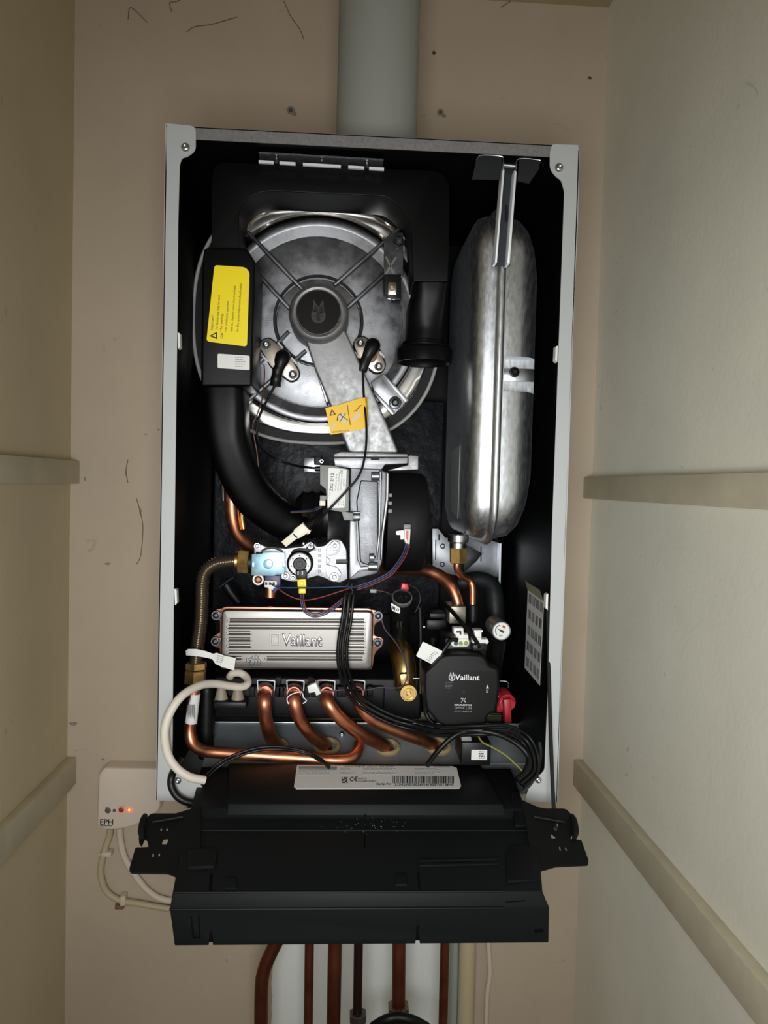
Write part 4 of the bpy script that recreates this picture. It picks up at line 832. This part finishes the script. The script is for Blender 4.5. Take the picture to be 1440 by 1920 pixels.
# ignition leads
cable('ignition_lead', [(516, 722, .078), (500, 752, .075), (485, 785, .07), (482, 815, .07), (493, 842, .08), (520, 862, .1), (560, 874, .09), (592, 878, .062)], 2.4, rubber, 'black ignition lead from the left electrode to the grey transformer', 'cable')
cable('ignition_lead', [(680, 690, .074), (682, 740, .068), (687, 800, .055), (685, 850, .042), (674, 890, .036), (650, 920, .034), (620, 952, .034), (592, 982, .044)], 2.2, rubber, 'black lead with yellow tag hanging from the right electrode across the manifold', 'cable')
t = T('lead_tag', 'yellow warning flag tag with hand pictograms on the black lead', 'tag', (650, 800, .066))
tf = t.p('flag', ribbon(B(), [(610, 765, .064), (640, 758, .064), (670, 748, .064), (684, 745, .062), (688, 745, .058)], [(620, 815, .064), (650, 810, .064), (680, 804, .064), (691, 799, .062), (691, 799, .058)]), lab_y2)
t.p('warning_triangle', B().rings([[V(x, y, .0632+d) for x, y in q] for q, d in [([(618, 780), (630, 777), (622, 767)], 0), ([(620.5, 778), (627, 776.5), (622.5, 770.5)], 0), ([(620.5, 778), (627, 776.5), (622.5, 770.5)], .0004), ([(618, 780), (630, 777), (622, 767)], .0004)]], closed=True), ink, tf)
t.p('divider', B().prism([(650.5, 759), (651.7, 759), (657.5, 797), (656.3, 797)], .0633, .0638), ink, tf)
lg = mat('pictogram_pale', 'c9c6b4', .6)
t.p('pictogram', B().prism(rounded([(633, 778), (642, 774), (649, 778), (645, 785), (652, 792), (650, 796), (637, 788)], 2), .0634, .0638), lg, tf)
t.p('pictogram', B().prism(rounded([(660, 786), (668, 776), (674, 774), (676, 779), (668, 787), (662, 791)], 2), .0634, .0638), lg, tf)
t.p('pictogram', B().prism(rounded([(622, 804), (624, 797), (629, 792), (632, 795), (627, 799), (625, 805)], 1), .0634, .0638), lg, tf)
t.p('pictogram_lines', B().tp([(632, 789, .063), (634, 779, .063), (640, 776, .063)], .7, 6, 3).tp([(637, 777, .063), (652, 788, .063)], .6, 6, 1).tp([(648, 775, .063), (637, 791, .063)], .6, 6, 1).tp([(663, 771, .063), (668, 770, .063), (674, 762, .063), (678, 760, .063)], .7, 6, 3), ink, tf)
txt(t, '0020228787 VCE_05', 622, 812, .0634, 2.8, mat('print_brown', '6a4a00', .6), tf, 33, 8)
cable('sensor_wire', [(495, 682, .098), (496, 705, .09), (492, 745, .076), (483, 775, .072), (474, 800, .072), (482, 850, .075), (487, 900, .075), (493, 935, .075), (510, 955, .075), (528, 966, .08)], 1.2, w_brown, 'thin brown wire trailing down beside the black duct from the left electrode', 'wire')
# harness by the fan and the gas valve
def offp(pts, d):
    out = []
    for i, p in enumerate(pts):
        a, b_ = pts[max(i-1, 0)], pts[min(i+1, len(pts)-1)]; dx, dy = b_[0]-a[0], b_[1]-a[1]; n = math.hypot(dx, dy) or 1
        out.append((p[0]-dy/n*d, p[1]+dx/n*d, p[2]))
    return out
H = [(764, 1020, .052), (758, 1040, .046), (742, 1064, .04), (728, 1078, .038), (700, 1092, .036), (668, 1103, .034)]
for i, (m_, nm, off) in enumerate([(w_red, 'red', 0), (w_blue, 'blue', -5), (w_pur, 'dark purple', -2.5)]):
    cable('fan_wire', offp(H, (i-1)*3.3), 1.4, m_, nm+' wire of the harness from the fan motor plug', 'wire', 'fan motor harness wires')
cable('valve_wire', [(508, 1095, .034), (520, 1101, .030), (545, 1102, .024), (600, 1102, .026), (640, 1100, .03), (664, 1101, .024)], 1.3, w_blue, 'blue wire running straight from the white gas valve plug', 'wire')
cable('valve_wire', [(517, 1098, .034), (530, 1110, .03), (552, 1121, .028), (575, 1125, .028), (605, 1119, .03), (640, 1108, .032), (668, 1099, .026)], 1.3, w_red, 'dark red wire sagging under the gas valve', 'wire')
for i, (m_, nm) in enumerate([(w_red, 'red'), (w_blue, 'blue'), (w_pur, 'purple')]):
    cable('regulator_wire', offp([(566, 1108, .034), (567, 1128, .032), (573, 1146, .03), (590, 1154, .03), (614, 1147, .032), (642, 1126, .034), (662, 1106, .036)], (i-1)*3), 1.3, m_, nm+' wire looping down from the yellow regulator plug', 'wire', 'regulator plug wires')
cable('spark_wire', [(604, 950, .05), (594, 956, .055), (580, 959, .07), (545, 961, .08)], 1.5, w_brown, 'brown wire at the small white plug of the transformer', 'wire', 'transformer plug wires')
cable('spark_wire', [(604, 948, .052), (592, 953, .055), (578, 957, .07), (545, 959, .08)], 1.3, w_blue, 'blue wire at the small white plug of the transformer', 'wire', 'transformer plug wires')
# black bundle
BK = [(660, 1098, .06), (656, 1110, .034), (650, 1162, .028), (643, 1204, .028), (643, 1245, .03), (653, 1282, .04), (676, 1316, .05), (726, 1345, .052), (775, 1360, .05), (830, 1370, .022), (894, 1369, .004), (950, 1369, .006), (985, 1386, .01), (1000, 1416, .0), (1000, 1446, -.01), (976, 1470, -.02)]
for i, (dx, dy, r) in enumerate([(-4, 3, 3.6), (3, -2, 3.8), (8, -7, 3.2)]):
    cable('main_cable', offp(BK, (i-1)*-8), r, rubber,
          ['black cable of the bundle crossing the plate heat exchanger, on its left edge', 'middle black cable of the bundle crossing the plate heat exchanger', 'black cable of the bundle crossing the plate heat exchanger, on its right edge'][i], 'cable', 'black cable bundle')
for i in range(2):
    cable('arched_cable', [(388, 1458-i*7, -.0), (410, 1438-i*7, .0), (440, 1421-i*6, .006), (484, 1407-i*5, .01), (526, 1405-i*5, .01), (568, 1411-i*3, .006), (596, 1424-i*4, .012), (614, 1437-i*4, .03), (622, 1452-i*4, .062)], 2.6, rubber, ['lower', 'upper'][i]+' of two black cables arching over the copper gas pipe', 'cable', 'arched black cables')
cable('pump_cable', [(800, 1436, .0), (822, 1407, .01), (850, 1381, .012), (878, 1371, .008), (924, 1374, .0), (965, 1392, -.002), (990, 1418, -.008), (985, 1446, -.02), (968, 1462, -.03)], 5, rubber, 'thick black cable arching out from under the pump to the control box', 'cable', seg=14)
cable('edge_cable', [(1012, 1392, .02), (1014, 1415, .012), (1008, 1445, .0), (996, 1468, -.012), (978, 1486, -.03)], 3.5, mat('grey_rubber', '2a2c2e', .45), 'dark grey cable curving along the lower right inner edge', 'cable')
cable('earth_wire', [(894, 1374, .03), (904, 1391, .02), (925, 1402, .01), (948, 1416, .0), (968, 1434, -.01), (982, 1448, -.02)], 1.6, w_gy, 'green and yellow earth wire at the lower right', 'wire')
cable('pump_lead', [(858, 1200, .038), (846, 1200, .036), (838, 1210, .034), (824, 1232, .032), (806, 1262, .03), (797, 1300, .035), (800, 1340, .04), (822, 1366, .03)], 4.2, rubber, 'black cable hugging the left side of the pump', 'cable')
cable('signal_lead', [(829, 1128, .11), (846, 1145, .085), (866, 1168, .06), (886, 1192, .045), (900, 1215, .035)], 4, rubber, 'black cable slanting down to the small white pump socket', 'cable')
cable('sensor_lead', [(716, 1163, .05), (722, 1180, .05), (742, 1205, .055), (756, 1230, .06), (763, 1255, .062), (762, 1275, .062), (752, 1288, .064), (735, 1290, .066), (710, 1289, .066), (690, 1293, .064), (650, 1293, .06), (600, 1298, .058)], 1.4, w_pur, 'thin purple lead from the plate heat exchanger round past the brass plug', 'wire')
t = T('lead_plug', 'small white T shaped plug between the copper bends', 'plug', (588, 1300, .055))
t.p('plug_body', B().prism([(576, 1287), (592, 1280), (602, 1301), (593, 1305), (590, 1298), (579, 1300)], .05, .062, .0008), wht)
t.p('plug_base', B().prism([(575, 1284), (589, 1278), (591, 1281), (577, 1288)], .051, .066, .0005), blk)
cable('vent_lead', [(706, 1107, .1), (722, 1110, .1), (736, 1116, .095), (742, 1122, .09)], .9, w_brown, 'hair thin brown wire left of the air vent', 'wire')
cable('vent_loop_wire', [(766, 1096, .09), (782, 1105, .085), (788, 1122, .08), (783, 1140, .08), (778, 1148, .08)], .9, mat('wire_dark', '2c2a2a', .5), 'thin dark wire looping right of the air vent', 'wire')
t = T('terminal_block', 'black connector with small white printed label above the control box', 'connector', (885, 1430, .03))
tb = t.p('block', B().box(866, 1392, 920, 1436, .03, .08, .002), blk)
tl = t.p('printed_label', B().box(884, 1406, 913, 1425, .0294, .03), lab_w)
b = B(); lines(b, 898, 1409, 0, 3, 5, 13, .0291, 1.2, seed=8); t.p('small_print', b, ink, tl)
t.p('grey_knob', B().prism(rounded([(866, 1380), (882, 1378), (886, 1390), (866, 1394)], 5), .035, .06, .001), greyp)

# ------------------------------------------------------------------ control box folded down in front
RW = [(1437, .05, 378, 958), (1513, -.046, 359, 985), (1535, -.053, 353, 995), (1558, -.074, 345, 1006), (1672, -.169, 324, 1016), (1702, -.1705, 317, 1031), (1771, -.1675, 327, 1029)]
def yz(row):
    for (a, ya, *_), (b_, yb, *_) in zip(RW, RW[1:]):
        if row <= b_ or b_ == 1771:
            k = (row-a)/(b_-a); za, zb = V(660, a, ya).z, V(660, b_, yb).z; return ya+(yb-ya)*k, za+(zb-za)*k
def S(px, row, off=0, drop=0):
    y, z = yz(row); d = _f*F+RT*(px-720)+UP*(960-row); x = C0.x+d.x*((y-C0.y)/d.y); n = Vector((0, -.25, .97)) if row < 1690 else Vector((0, -1, 0))
    return Vector((x, y, z-drop)) + n*off
t = T('control_box', 'dark graphite plastic control box folded down flat in front of the boiler', 'control box', V(680, 1700, -.07))
bx = B(); L_, R_ = [], []
for i, (row, y, lx, rx) in enumerate(RW):
    dr_ = .0015 if i < 2 else 0
    L_.append(S(lx, row, 0, dr_)); R_.append(S(rx, row, 0, dr_))
zb = L_[-1].z
L_ += [Vector((L_[5].x+.006, .03, zb)), Vector((L_[0].x, .05, zb))]; R_ += [Vector((R_[5].x-.006, .03, zb)), Vector((R_[0].x, .05, zb))]
bx.rings([L_, R_]); bmesh.ops.recalc_face_normals(bx.bm, faces=bx.bm.faces); bx._bev(list(bx.bm.edges), .0012, 2)
bd = t.p('housing', bx, graph)
nt_ = B(); 
for px in (395, 783): nt_.polyw([S(px-3, 1759), S(px+3, 1759), S(px+5, 1776), S(px-5, 1776)], Vector((0, .012, 0)))
q_ = [v.co for v in nt_.bm.verts]
for v in nt_.bm.verts: v.co.y -= .004
cut(bd, nt_)
rp = B(); PH = .0035; tr = [S(430, 1437, PH), S(900, 1437, PH), S(942, 1513, PH), S(428, 1513, PH)]; lo_ = [S(424, 1437, 0, .004), S(906, 1437, 0, .004), S(951, 1533, 0, .003), S(424, 1533, 0, .003)]
rp.rings([lo_, tr]); bmesh.ops.recalc_face_normals(rp.bm, faces=rp.bm.faces); rp._bev(list(rp.bm.edges), .0008, 2)
rpp = t.p('raised_panel', rp, graph)
def pad(pts, h, d=.002): return B().polyw([S(x, r, h) for x, r in pts], (Vector((0, -.25, .97)) if pts[0][1] < 1690 else Vector((0, -1, 0)))*-(h+d), min(abs(h)*.4, .0012) if h > 0 else 0)
t.p('ridge_seam', B().tube([S(346, 1558, .0003), S(1005, 1558, .0003)], .0009, 8, 1), graph, bd)
t.p('ridge_seam', B().tube([S(325, 1673, .0003), S(945, 1673, .0003)], .0009, 8, 1), graph, bd)
t.p('lower_lip', B().tube([S(318, 1703, .0006), S(945, 1703, .0006)], .0011, 8, 1), graph, bd)
t.p('moulded_pad', pad(rounded([(352, 1600), (408, 1598), (404, 1632), (349, 1634)], 6), .0035), graph, bd)
t.p('moulded_tab', pad([(422, 1652), (444, 1651), (444, 1668), (422, 1668)], .0025), graph, bd)
t.p('moulded_tab', pad([(741, 1646), (762, 1645), (763, 1663), (741, 1664)], .0025), graph, bd)
t.p('moulded_ridge', pad(rounded([(786, 1616), (936, 1613), (936, 1618), (786, 1621)], 2), .0014), graph, bd)
t.p('moulded_ridge', pad(rounded([(786, 1624), (936, 1621), (936, 1626), (786, 1629)], 2), .0014), graph, bd)
t.p('side_block', pad(rounded([(948, 1602), (958, 1590), (1010, 1588), (1013, 1655), (950, 1658)], 4), .0018), graph, bd)
t.p('side_step', pad(rounded([(958, 1490), (972, 1488), (990, 1550), (965, 1552)], 4), .003), graph, bd)
for q in [[(394, 1642), (399, 1642), (397, 1672), (390, 1673)], [(783, 1638), (786, 1638), (788, 1668), (784, 1669)], [(682, 1568), (685, 1568), (685, 1594), (682, 1594)], [(394, 1742), (397, 1742), (400, 1764), (391, 1764)], [(781, 1735), (785, 1735), (787, 1764), (779, 1764)],
          [(357, 1716), (360, 1716), (365, 1757), (361, 1757)], [(371, 1715), (374, 1715), (376, 1756), (373, 1756)], [(362, 1755), (375, 1754), (375, 1757), (362, 1758)], [(1002, 1745), (1018, 1744), (1018, 1750), (1002, 1751)], [(946, 1662), (972, 1660), (986, 1690), (948, 1692)]]:
    t.p('slot', pad(q, .0003, .002), mat('slot_black', '020202', .8, spec=.1), bd)
t.p('centre_rib', B().tube([S(684, 1505, .0), S(685, 1534, .001)], .0012, 8, 1), blk, rpp)
dst = B(); rr = random.Random(3)
for k in range(46):
    x, r_ = rr.uniform(600, 760), rr.gauss(1548, 7); s_ = rr.uniform(.5, 1.2)
    dst.polyw([S(x, r_, .0005), S(x+s_, r_, .0005), S(x+s_, r_+s_, .0005)], Vector((0, 0, .0003)))
t.p('dust_specks', dst, mat('dust', '8d9290', .8), bd)
# rating plate
pl = t.p('rating_plate', B().polyw([S(557, 1441.5, .0039), S(848, 1441.5, .0039), S(856, 1445, .0039), S(864, 1481, .0039), S(861, 1485, .0039), S(555, 1487, .0039), S(551, 1483, .0039)], Vector((0, 0, -.0006))), lab_w, label='white rating plate with barcode')
ydir = S(700, 1440)-S(700, 1478)
def ltx(s, x, row, hp_, wpx, m=ink, nm='lettering', bold=.0):
    row += 4.5 # hp_: height in rows
    hh = (S(x, row)-S(x, row-hp_)).length; ww = (S(x+wpx, row)-S(x, row)).length
    return text_at(nm, s, S(x, row, .0042), (1, 0, 0), ydir, hh, m, t.a, pl, .0002, ww, bold)
ltx('UK', 640, 1466, 5, 12, bold=.03); ltx('CA', 640, 1472, 5, 12, bold=.03); ltx('C\u20ac', 655, 1469, 8.5, 15); ltx('0063 24', 671, 1465, 2.5, 16, inkg); ltx('CE 0063CU3810', 671, 1470, 3, 34, inkg)
ltx('Serial-Nr', 706, 1475.5, 4, 27); ltx('21242500100360161300710138N5', 740, 1476.5, 4, 110); ltx('Vaillant', 812, 1440.5, 3, 30, inkg); ltx('ecoTEC plus VUW', 646, 1441, 2.5, 92, inkg)
bar = B(); x = 736; rr = random.Random(21)
while x < 852:
    w_ = rr.choice([.8, .8, 1.4, 2.2]); bar.polyw([S(x, 1462.5, .0042), S(x+w_, 1462.5, .0042), S(x+w_, 1476, .0042), S(x, 1476, .0042)], Vector((0, 0, -.0003))); x += w_+rr.choice([.8, 1.2, 1.8])
t.p('barcode', bar, ink, pl)
sp_ = B()
for i, row in enumerate([1447, 1449.7, 1452.4, 1455, 1457.6, 1460.2]):
    for a_, b_ in [(560, 625), (638, 668), (681, 745), (778, 826)]:
        x = a_
        while x < b_-rr.uniform(0, 14):
            w_ = rr.uniform(2, 6); sp_.polyw([S(x, row, .0042), S(x+w_, row, .0042), S(x+w_, row+1.1, .0042), S(x, row+1.1, .0042)], Vector((0, 0, -.0003))); x += w_+1.5
t.p('small_print', sp_, mat('print_pale', '9a9a98', .6), pl)
t.p('grey_panel', B().polyw([S(560, 1443.5, .0041), S(632, 1443.5, .0041), S(631, 1451, .0041), S(560, 1451, .0041)], Vector((0, 0, -.0003))), mat('print_greyband', '8e8e8b', .6), pl)
# wings
wl_ = [(375, 1512), (352, 1518, 8), (330, 1525, 4), (283, 1525, 6), (275, 1533, 6), (268, 1551, 4), (260, 1567, 4), (261, 1580, 3), (266, 1586, 2), (271, 1573, 2), (276, 1574, 2), (279, 1588, 2), (254, 1589, 3), (242, 1630, 4), (246, 1636, 3), (317, 1637, 8), (330, 1643, 3), (375, 1650)]
wr_ = [(980, 1500), (990, 1505, 3), (1016, 1516, 10), (1062, 1516, 8), (1071, 1527, 5), (1081, 1535, 6), (1085, 1562, 5), (1079, 1573, 2), (1074, 1562, 3), (1068, 1573, 1), (1090, 1575, 2), (1104, 1614, 4), (1102, 1621, 3), (1040, 1624, 4), (1021, 1630, 6), (1000, 1634)]
def WS(px, row, dz=.006):
    y, z = yz(row); d = _f*F+RT*(px-720)+UP*(960-row); y = -.06-(row-1516)*.0006; return C0+d*((y-C0.y)/d.y)
for nm_, ol, cuts in [('left', wl_, [[(304, 1580), (307, 1575), (315, 1574), (315, 1580), (312, 1586), (304, 1586)], [(301, 1553), (303.5, 1553), (303.5, 1560), (301, 1560)], [(312, 1553), (314.5, 1553), (314.5, 1560), (312, 1560)], [(286, 1599), (288.7, 1599), (288.2, 1607), (285.5, 1607)], [(297.5, 1600), (300.2, 1600), (299.7, 1607), (297, 1607)]]),
                      ('right', wr_, [[(1032, 1563), (1041, 1570), (1042, 1574), (1034, 1574)], [(1043, 1544), (1045.7, 1544), (1047.7, 1552), (1045, 1552)], [(1047.5, 1588), (1050.2, 1588), (1052.2, 1596), (1049.5, 1596)], [(1058.5, 1588), (1061.2, 1588), (1063.7, 1596), (1061, 1596)]])]:
    b = B().polyw([WS(*p[:2]) for p in rounded([q if len(q) > 2 else q+(0,) for q in ol], 0)], Vector((0, .0, -.0014)))
    wg = t.p('side_wing', b, mat('wing_black', '0a0b0b', .6, spec=.2))
    for q in cuts:
        cut(wg, B().polyw([WS(*p)+Vector((0, 0, .01)) for p in [((x-C0.x*0), y_) for x, y_ in q]], Vector((0, 0, -.03))))
    sx = 1 if nm_ == 'left' else -1; ex = 268 if nm_ == 'left' else 1076
    t.p('pivot_hook', B().tube([WS(ex+sx*4, 1535)+Vector((0, 0, .003)), WS(ex, 1550)+Vector((0, 0, .006)), WS(ex-sx*3, 1566)+Vector((0, 0, .004)), WS(ex, 1578)+Vector((0, 0, .002))], [.0025, .0032, .0034, .002], 14, 5), mat('wing_black', '0a0b0b'), wg)
    t.p('wing_rib', B().tube([WS(ex+sx*18, 1545)+Vector((0, 0, .002)), WS(ex+sx*75, 1535)+Vector((0, 0, .002))], .0015, 8, 1), mat('wing_black', '0a0b0b'), wg)
one('hanging_strap', B().tube([V(1027, 1135, .012), V(1030, 1290, -.004), V(1034, 1420, -.03), V(1039, 1530, -.062), WS(1041, 1562)+Vector((0, 0, .004))], Mx(3.6, 0), 10, 5, ref=(0, 1, 0)), mat('woven_strap', '0b0b0b', .8, bump=.6, bs=900), 'black woven strap holding up the right wing of the control box', 'strap')

# ------------------------------------------------------------------ wireless receiver on the wall
t = T('heating_receiver', 'pinkish white EPH heating receiver with glowing red light, on the wall left of the boiler', 'receiver', (230, 1555, .34))
rc = t.p('case', B().prism([(184, 1454, 6), (194, 1440, 6), (300, 1442, 8), (300, 1520, 10), (262, 1546, 20), (228, 1556, 20), (197, 1557, 10), (181, 1551, 6)], .318, .35, .004, 4, rnd=6), recv)
ye = .3177
txt(t, 'EPH', 187.5, 1546, ye, 10, ink, rc, 24, 0, bold=.02)
t.p('underline', B().box(187.5, 1548, 210, 1549.4, ye-.0002, ye+.0003), inkg, rc)
for px, w_ in [(202, 5.5), (214, 3)]: t.p('button', B().latheY(px, 1520, ye-.0006, [(w_, .002), (w_, .0004), (w_*.8, 0)], 20), mat('button_grey', '5d554c', .5), rc)
t.p('red_button', B().latheY(227, 1519, ye-.0006, [(5, .002), (5, .0004), (4, 0)], 20), redb, rc)
t.p('led', B().latheY(242, 1519, ye-.001, [(4.6, .002), (4.6, .0008), (3.4, 0)], 20), mat('led_red', (1, .03, .01), .3, emit=3), rc, label='lit red indicator')
t.p('led_core', B().cyl(242, 1519, 2.6, ye-.0014, ye, 16), mat('led_core', (1, .16, .04), .3, emit=4.5), rc)
b = B(); lines(b, 197, 1513, 0, 0, 1, 10, ye, 1, seed=1); lines(b, 222, 1512, 0, 0, 1, 12, ye, 1, seed=2); t.p('small_print', b, inkg, rc)
CW = .342
cable('receiver_cable', [(207, 1552, .338), (205, 1568, CW), (197, 1592, CW), (191, 1615, CW), (189, 1640, CW), (197, 1667, CW), (212, 1682, CW), (232, 1690, CW), (261, 1694, CW), (300, 1701, CW), (345, 1706, CW), (400, 1700, CW), (440, 1670, CW), (452, 1610, CW), (455, 1540, CW)], 6, cable_w, 'cream cable from the receiver clipped to the wall, the outer one', 'cable')
cable('receiver_cable', [(224, 1552, .338), (226, 1575, CW), (232, 1603, CW), (244, 1627, CW), (260, 1650, CW), (280, 1672, CW), (305, 1686, CW), (345, 1690, CW), (395, 1680, CW), (425, 1650, CW), (435, 1600, CW), (438, 1540, CW)], 6, cable_w2, 'whiter cable from the receiver curving inside the cream one', 'cable')
for px, py, a in [(199, 1603, 0), (229, 1690, 1)]:
    t = T('cable_clip', ['small white clip high on the outer receiver cable', 'white clip with bare nail block low on the outer receiver cable'][a], 'cable clip', (px, py, CW), 'receiver cable clips')
    t.p('saddle', B().box(px-9, py-4, px+9, py+4, .334, .35, .001) if not a else B().box(px-4, py-9, px+5, py+9, .334, .35, .001), cable_w2)
    t.p('nail_block', B().box(px-14, py-3, px-8, py+3, .34, .35, .001) if not a else B().box(px-14, py+8, px+2, py+16, .335, .35, .001), mat('clip_brown', '7a5a46', .7) if a else cable_w2)

# ------------------------------------------------------------------ pipes below the casing
zc_ = ZO-.72
def down(name, pts, r, m, lab, cat='copper pipe', grp='copper pipes below the boiler'):
    return cable(name, pts, r, m, lab, cat, grp, seg=20)
YB = .2
down('supply_pipe', [(545, 1585, YB), (540, 1700, YB), (528, 1745, YB), (509, 1785, YB), (495, 1820, YB), (490, 1862, YB), (489, 1990, YB), (486.4, 2120, YB), (482.9, 2290, YB), (478.5, 2510, YB), (473.2, 2770, YB), (468, 3030, YB)], 13, copperd, 'bent copper pipe, leftmost below the control box')
down('supply_pipe', [(583, 1585, YB), (580, 1775, YB), (577, 1990, YB), (574.4, 2120, YB), (570.9, 2290, YB), (566.5, 2510, YB), (561.2, 2770, YB), (556, 3030, YB)], 8.8, copperd, 'thin copper pipe directly right of the bent one below the control box')
down('supply_pipe', [(632, 1585, YB), (628, 1775, YB), (624, 1990, YB), (621.4, 2120, YB), (617.9, 2290, YB), (613.5, 2510, YB), (608.2, 2770, YB), (603, 3030, YB)], 13.4, copperd, 'thick straight copper pipe left of the dark valve pipe below the control box')
t = T('valve_pipe', 'dark thin pipe ending in a steel valve nut below the control box', 'copper pipe', (670, 1900, YB), 'copper pipes below the boiler')
t.p('pipe', B().tp([(675, 1585, YB), (672, 1775, YB), (670, 1900, YB)], 8.8, 20), mat('copper_dark', '3c2a26', .4, .8))
t.p('valve_nut', hexnut(B(), V(671, 1898, YB), V(671, 1912, YB), Mx(18, YB), .001), mat('nut_dark_steel', '6a6262', .4, .9)); t.p('valve_body', B().cylw(V(671, 1910, YB), V(670, 1960, YB), Mx(15, YB), 24, .001), mat('nut_dark_steel', '6a6262')); t.p('lower_pipe', B().cylw(V(670, 1955, YB), V(648, 3030, YB), Mx(9, YB), 20), copperd)
t = T('valve_pipe', 'copper pipe with pale compression nut and black valve below the control box', 'copper pipe', (747, 1890, YB), 'copper pipes below the boiler')
t.p('pipe', B().tp([(749, 1585, YB), (748, 1775, YB), (747, 1900, YB)], 13, 20), copperd)
t.p('compression_nut', hexnut(B(), V(747, 1884, YB), V(747, 1901, YB), Mx(22, YB), .001), mat('nut_brass_dull', '8a7c62', .4, .8))
t.p('valve_handle', B().tp([(700, 1925, YB-.02), (722, 1912, YB-.03), (747, 1907, YB-.03), (775, 1913, YB-.03), (800, 1926, YB-.02)], 9, 16), blk)
t.p('valve_body', B().cylw(V(747, 1900, YB), V(746, 1985, YB), Mx(19, YB), 24, .001), blk); t.p('lower_pipe', B().cylw(V(746, 1980, YB), V(721, 3030, YB), Mx(13, YB), 20), copperd)
down('supply_pipe', [(839, 1585, YB), (834, 1775, YB), (829, 1990, YB), (826.0, 2120, YB), (822.1, 2290, YB), (817.0, 2510, YB), (811.0, 2770, YB), (805, 3030, YB)], 9, copperd, 'thin copper pipe, rightmost below the control box')
down('drain_pipe', [(878, 1585, .325), (876, 1775, .325), (870, 1990, .325), (863.0, 2120, .325), (859.1, 2290, .325), (854.0, 2510, .325), (848.0, 2770, .325), (842, 3030, .325)], 16, mat('pipe_cream', 'c0b08f', .55), 'cream painted drain pipe against the wall, right of the copper pipes', 'drain pipe', 'plastic pipes on the wall')
down('conduit', [(854, 1585, .33), (852, 1775, .33), (847, 1990, .33), (844.0, 2120, .33), (840.1, 2290, .33), (835.0, 2510, .33), (829.0, 2770, .33), (823, 3030, .33)], 8.5, mat('conduit_grey', '9da8a2', .5), 'slim grey green conduit between the copper and the cream pipe', 'conduit', 'plastic pipes on the wall')
down('wall_cable', [(912, 1585, .342), (914, 1740, .342), (917, 1790, .342), (918, 1830, .342), (913, 1870, .342), (910, 1990, .342), (907.0, 2120, .342), (903.1, 2290, .342), (898.0, 2510, .342), (892.0, 2770, .342), (886, 3030, .342)], 4.6, cable_w2, 'whitish cable running down the wall right of the cream drain pipe', 'cable', None)
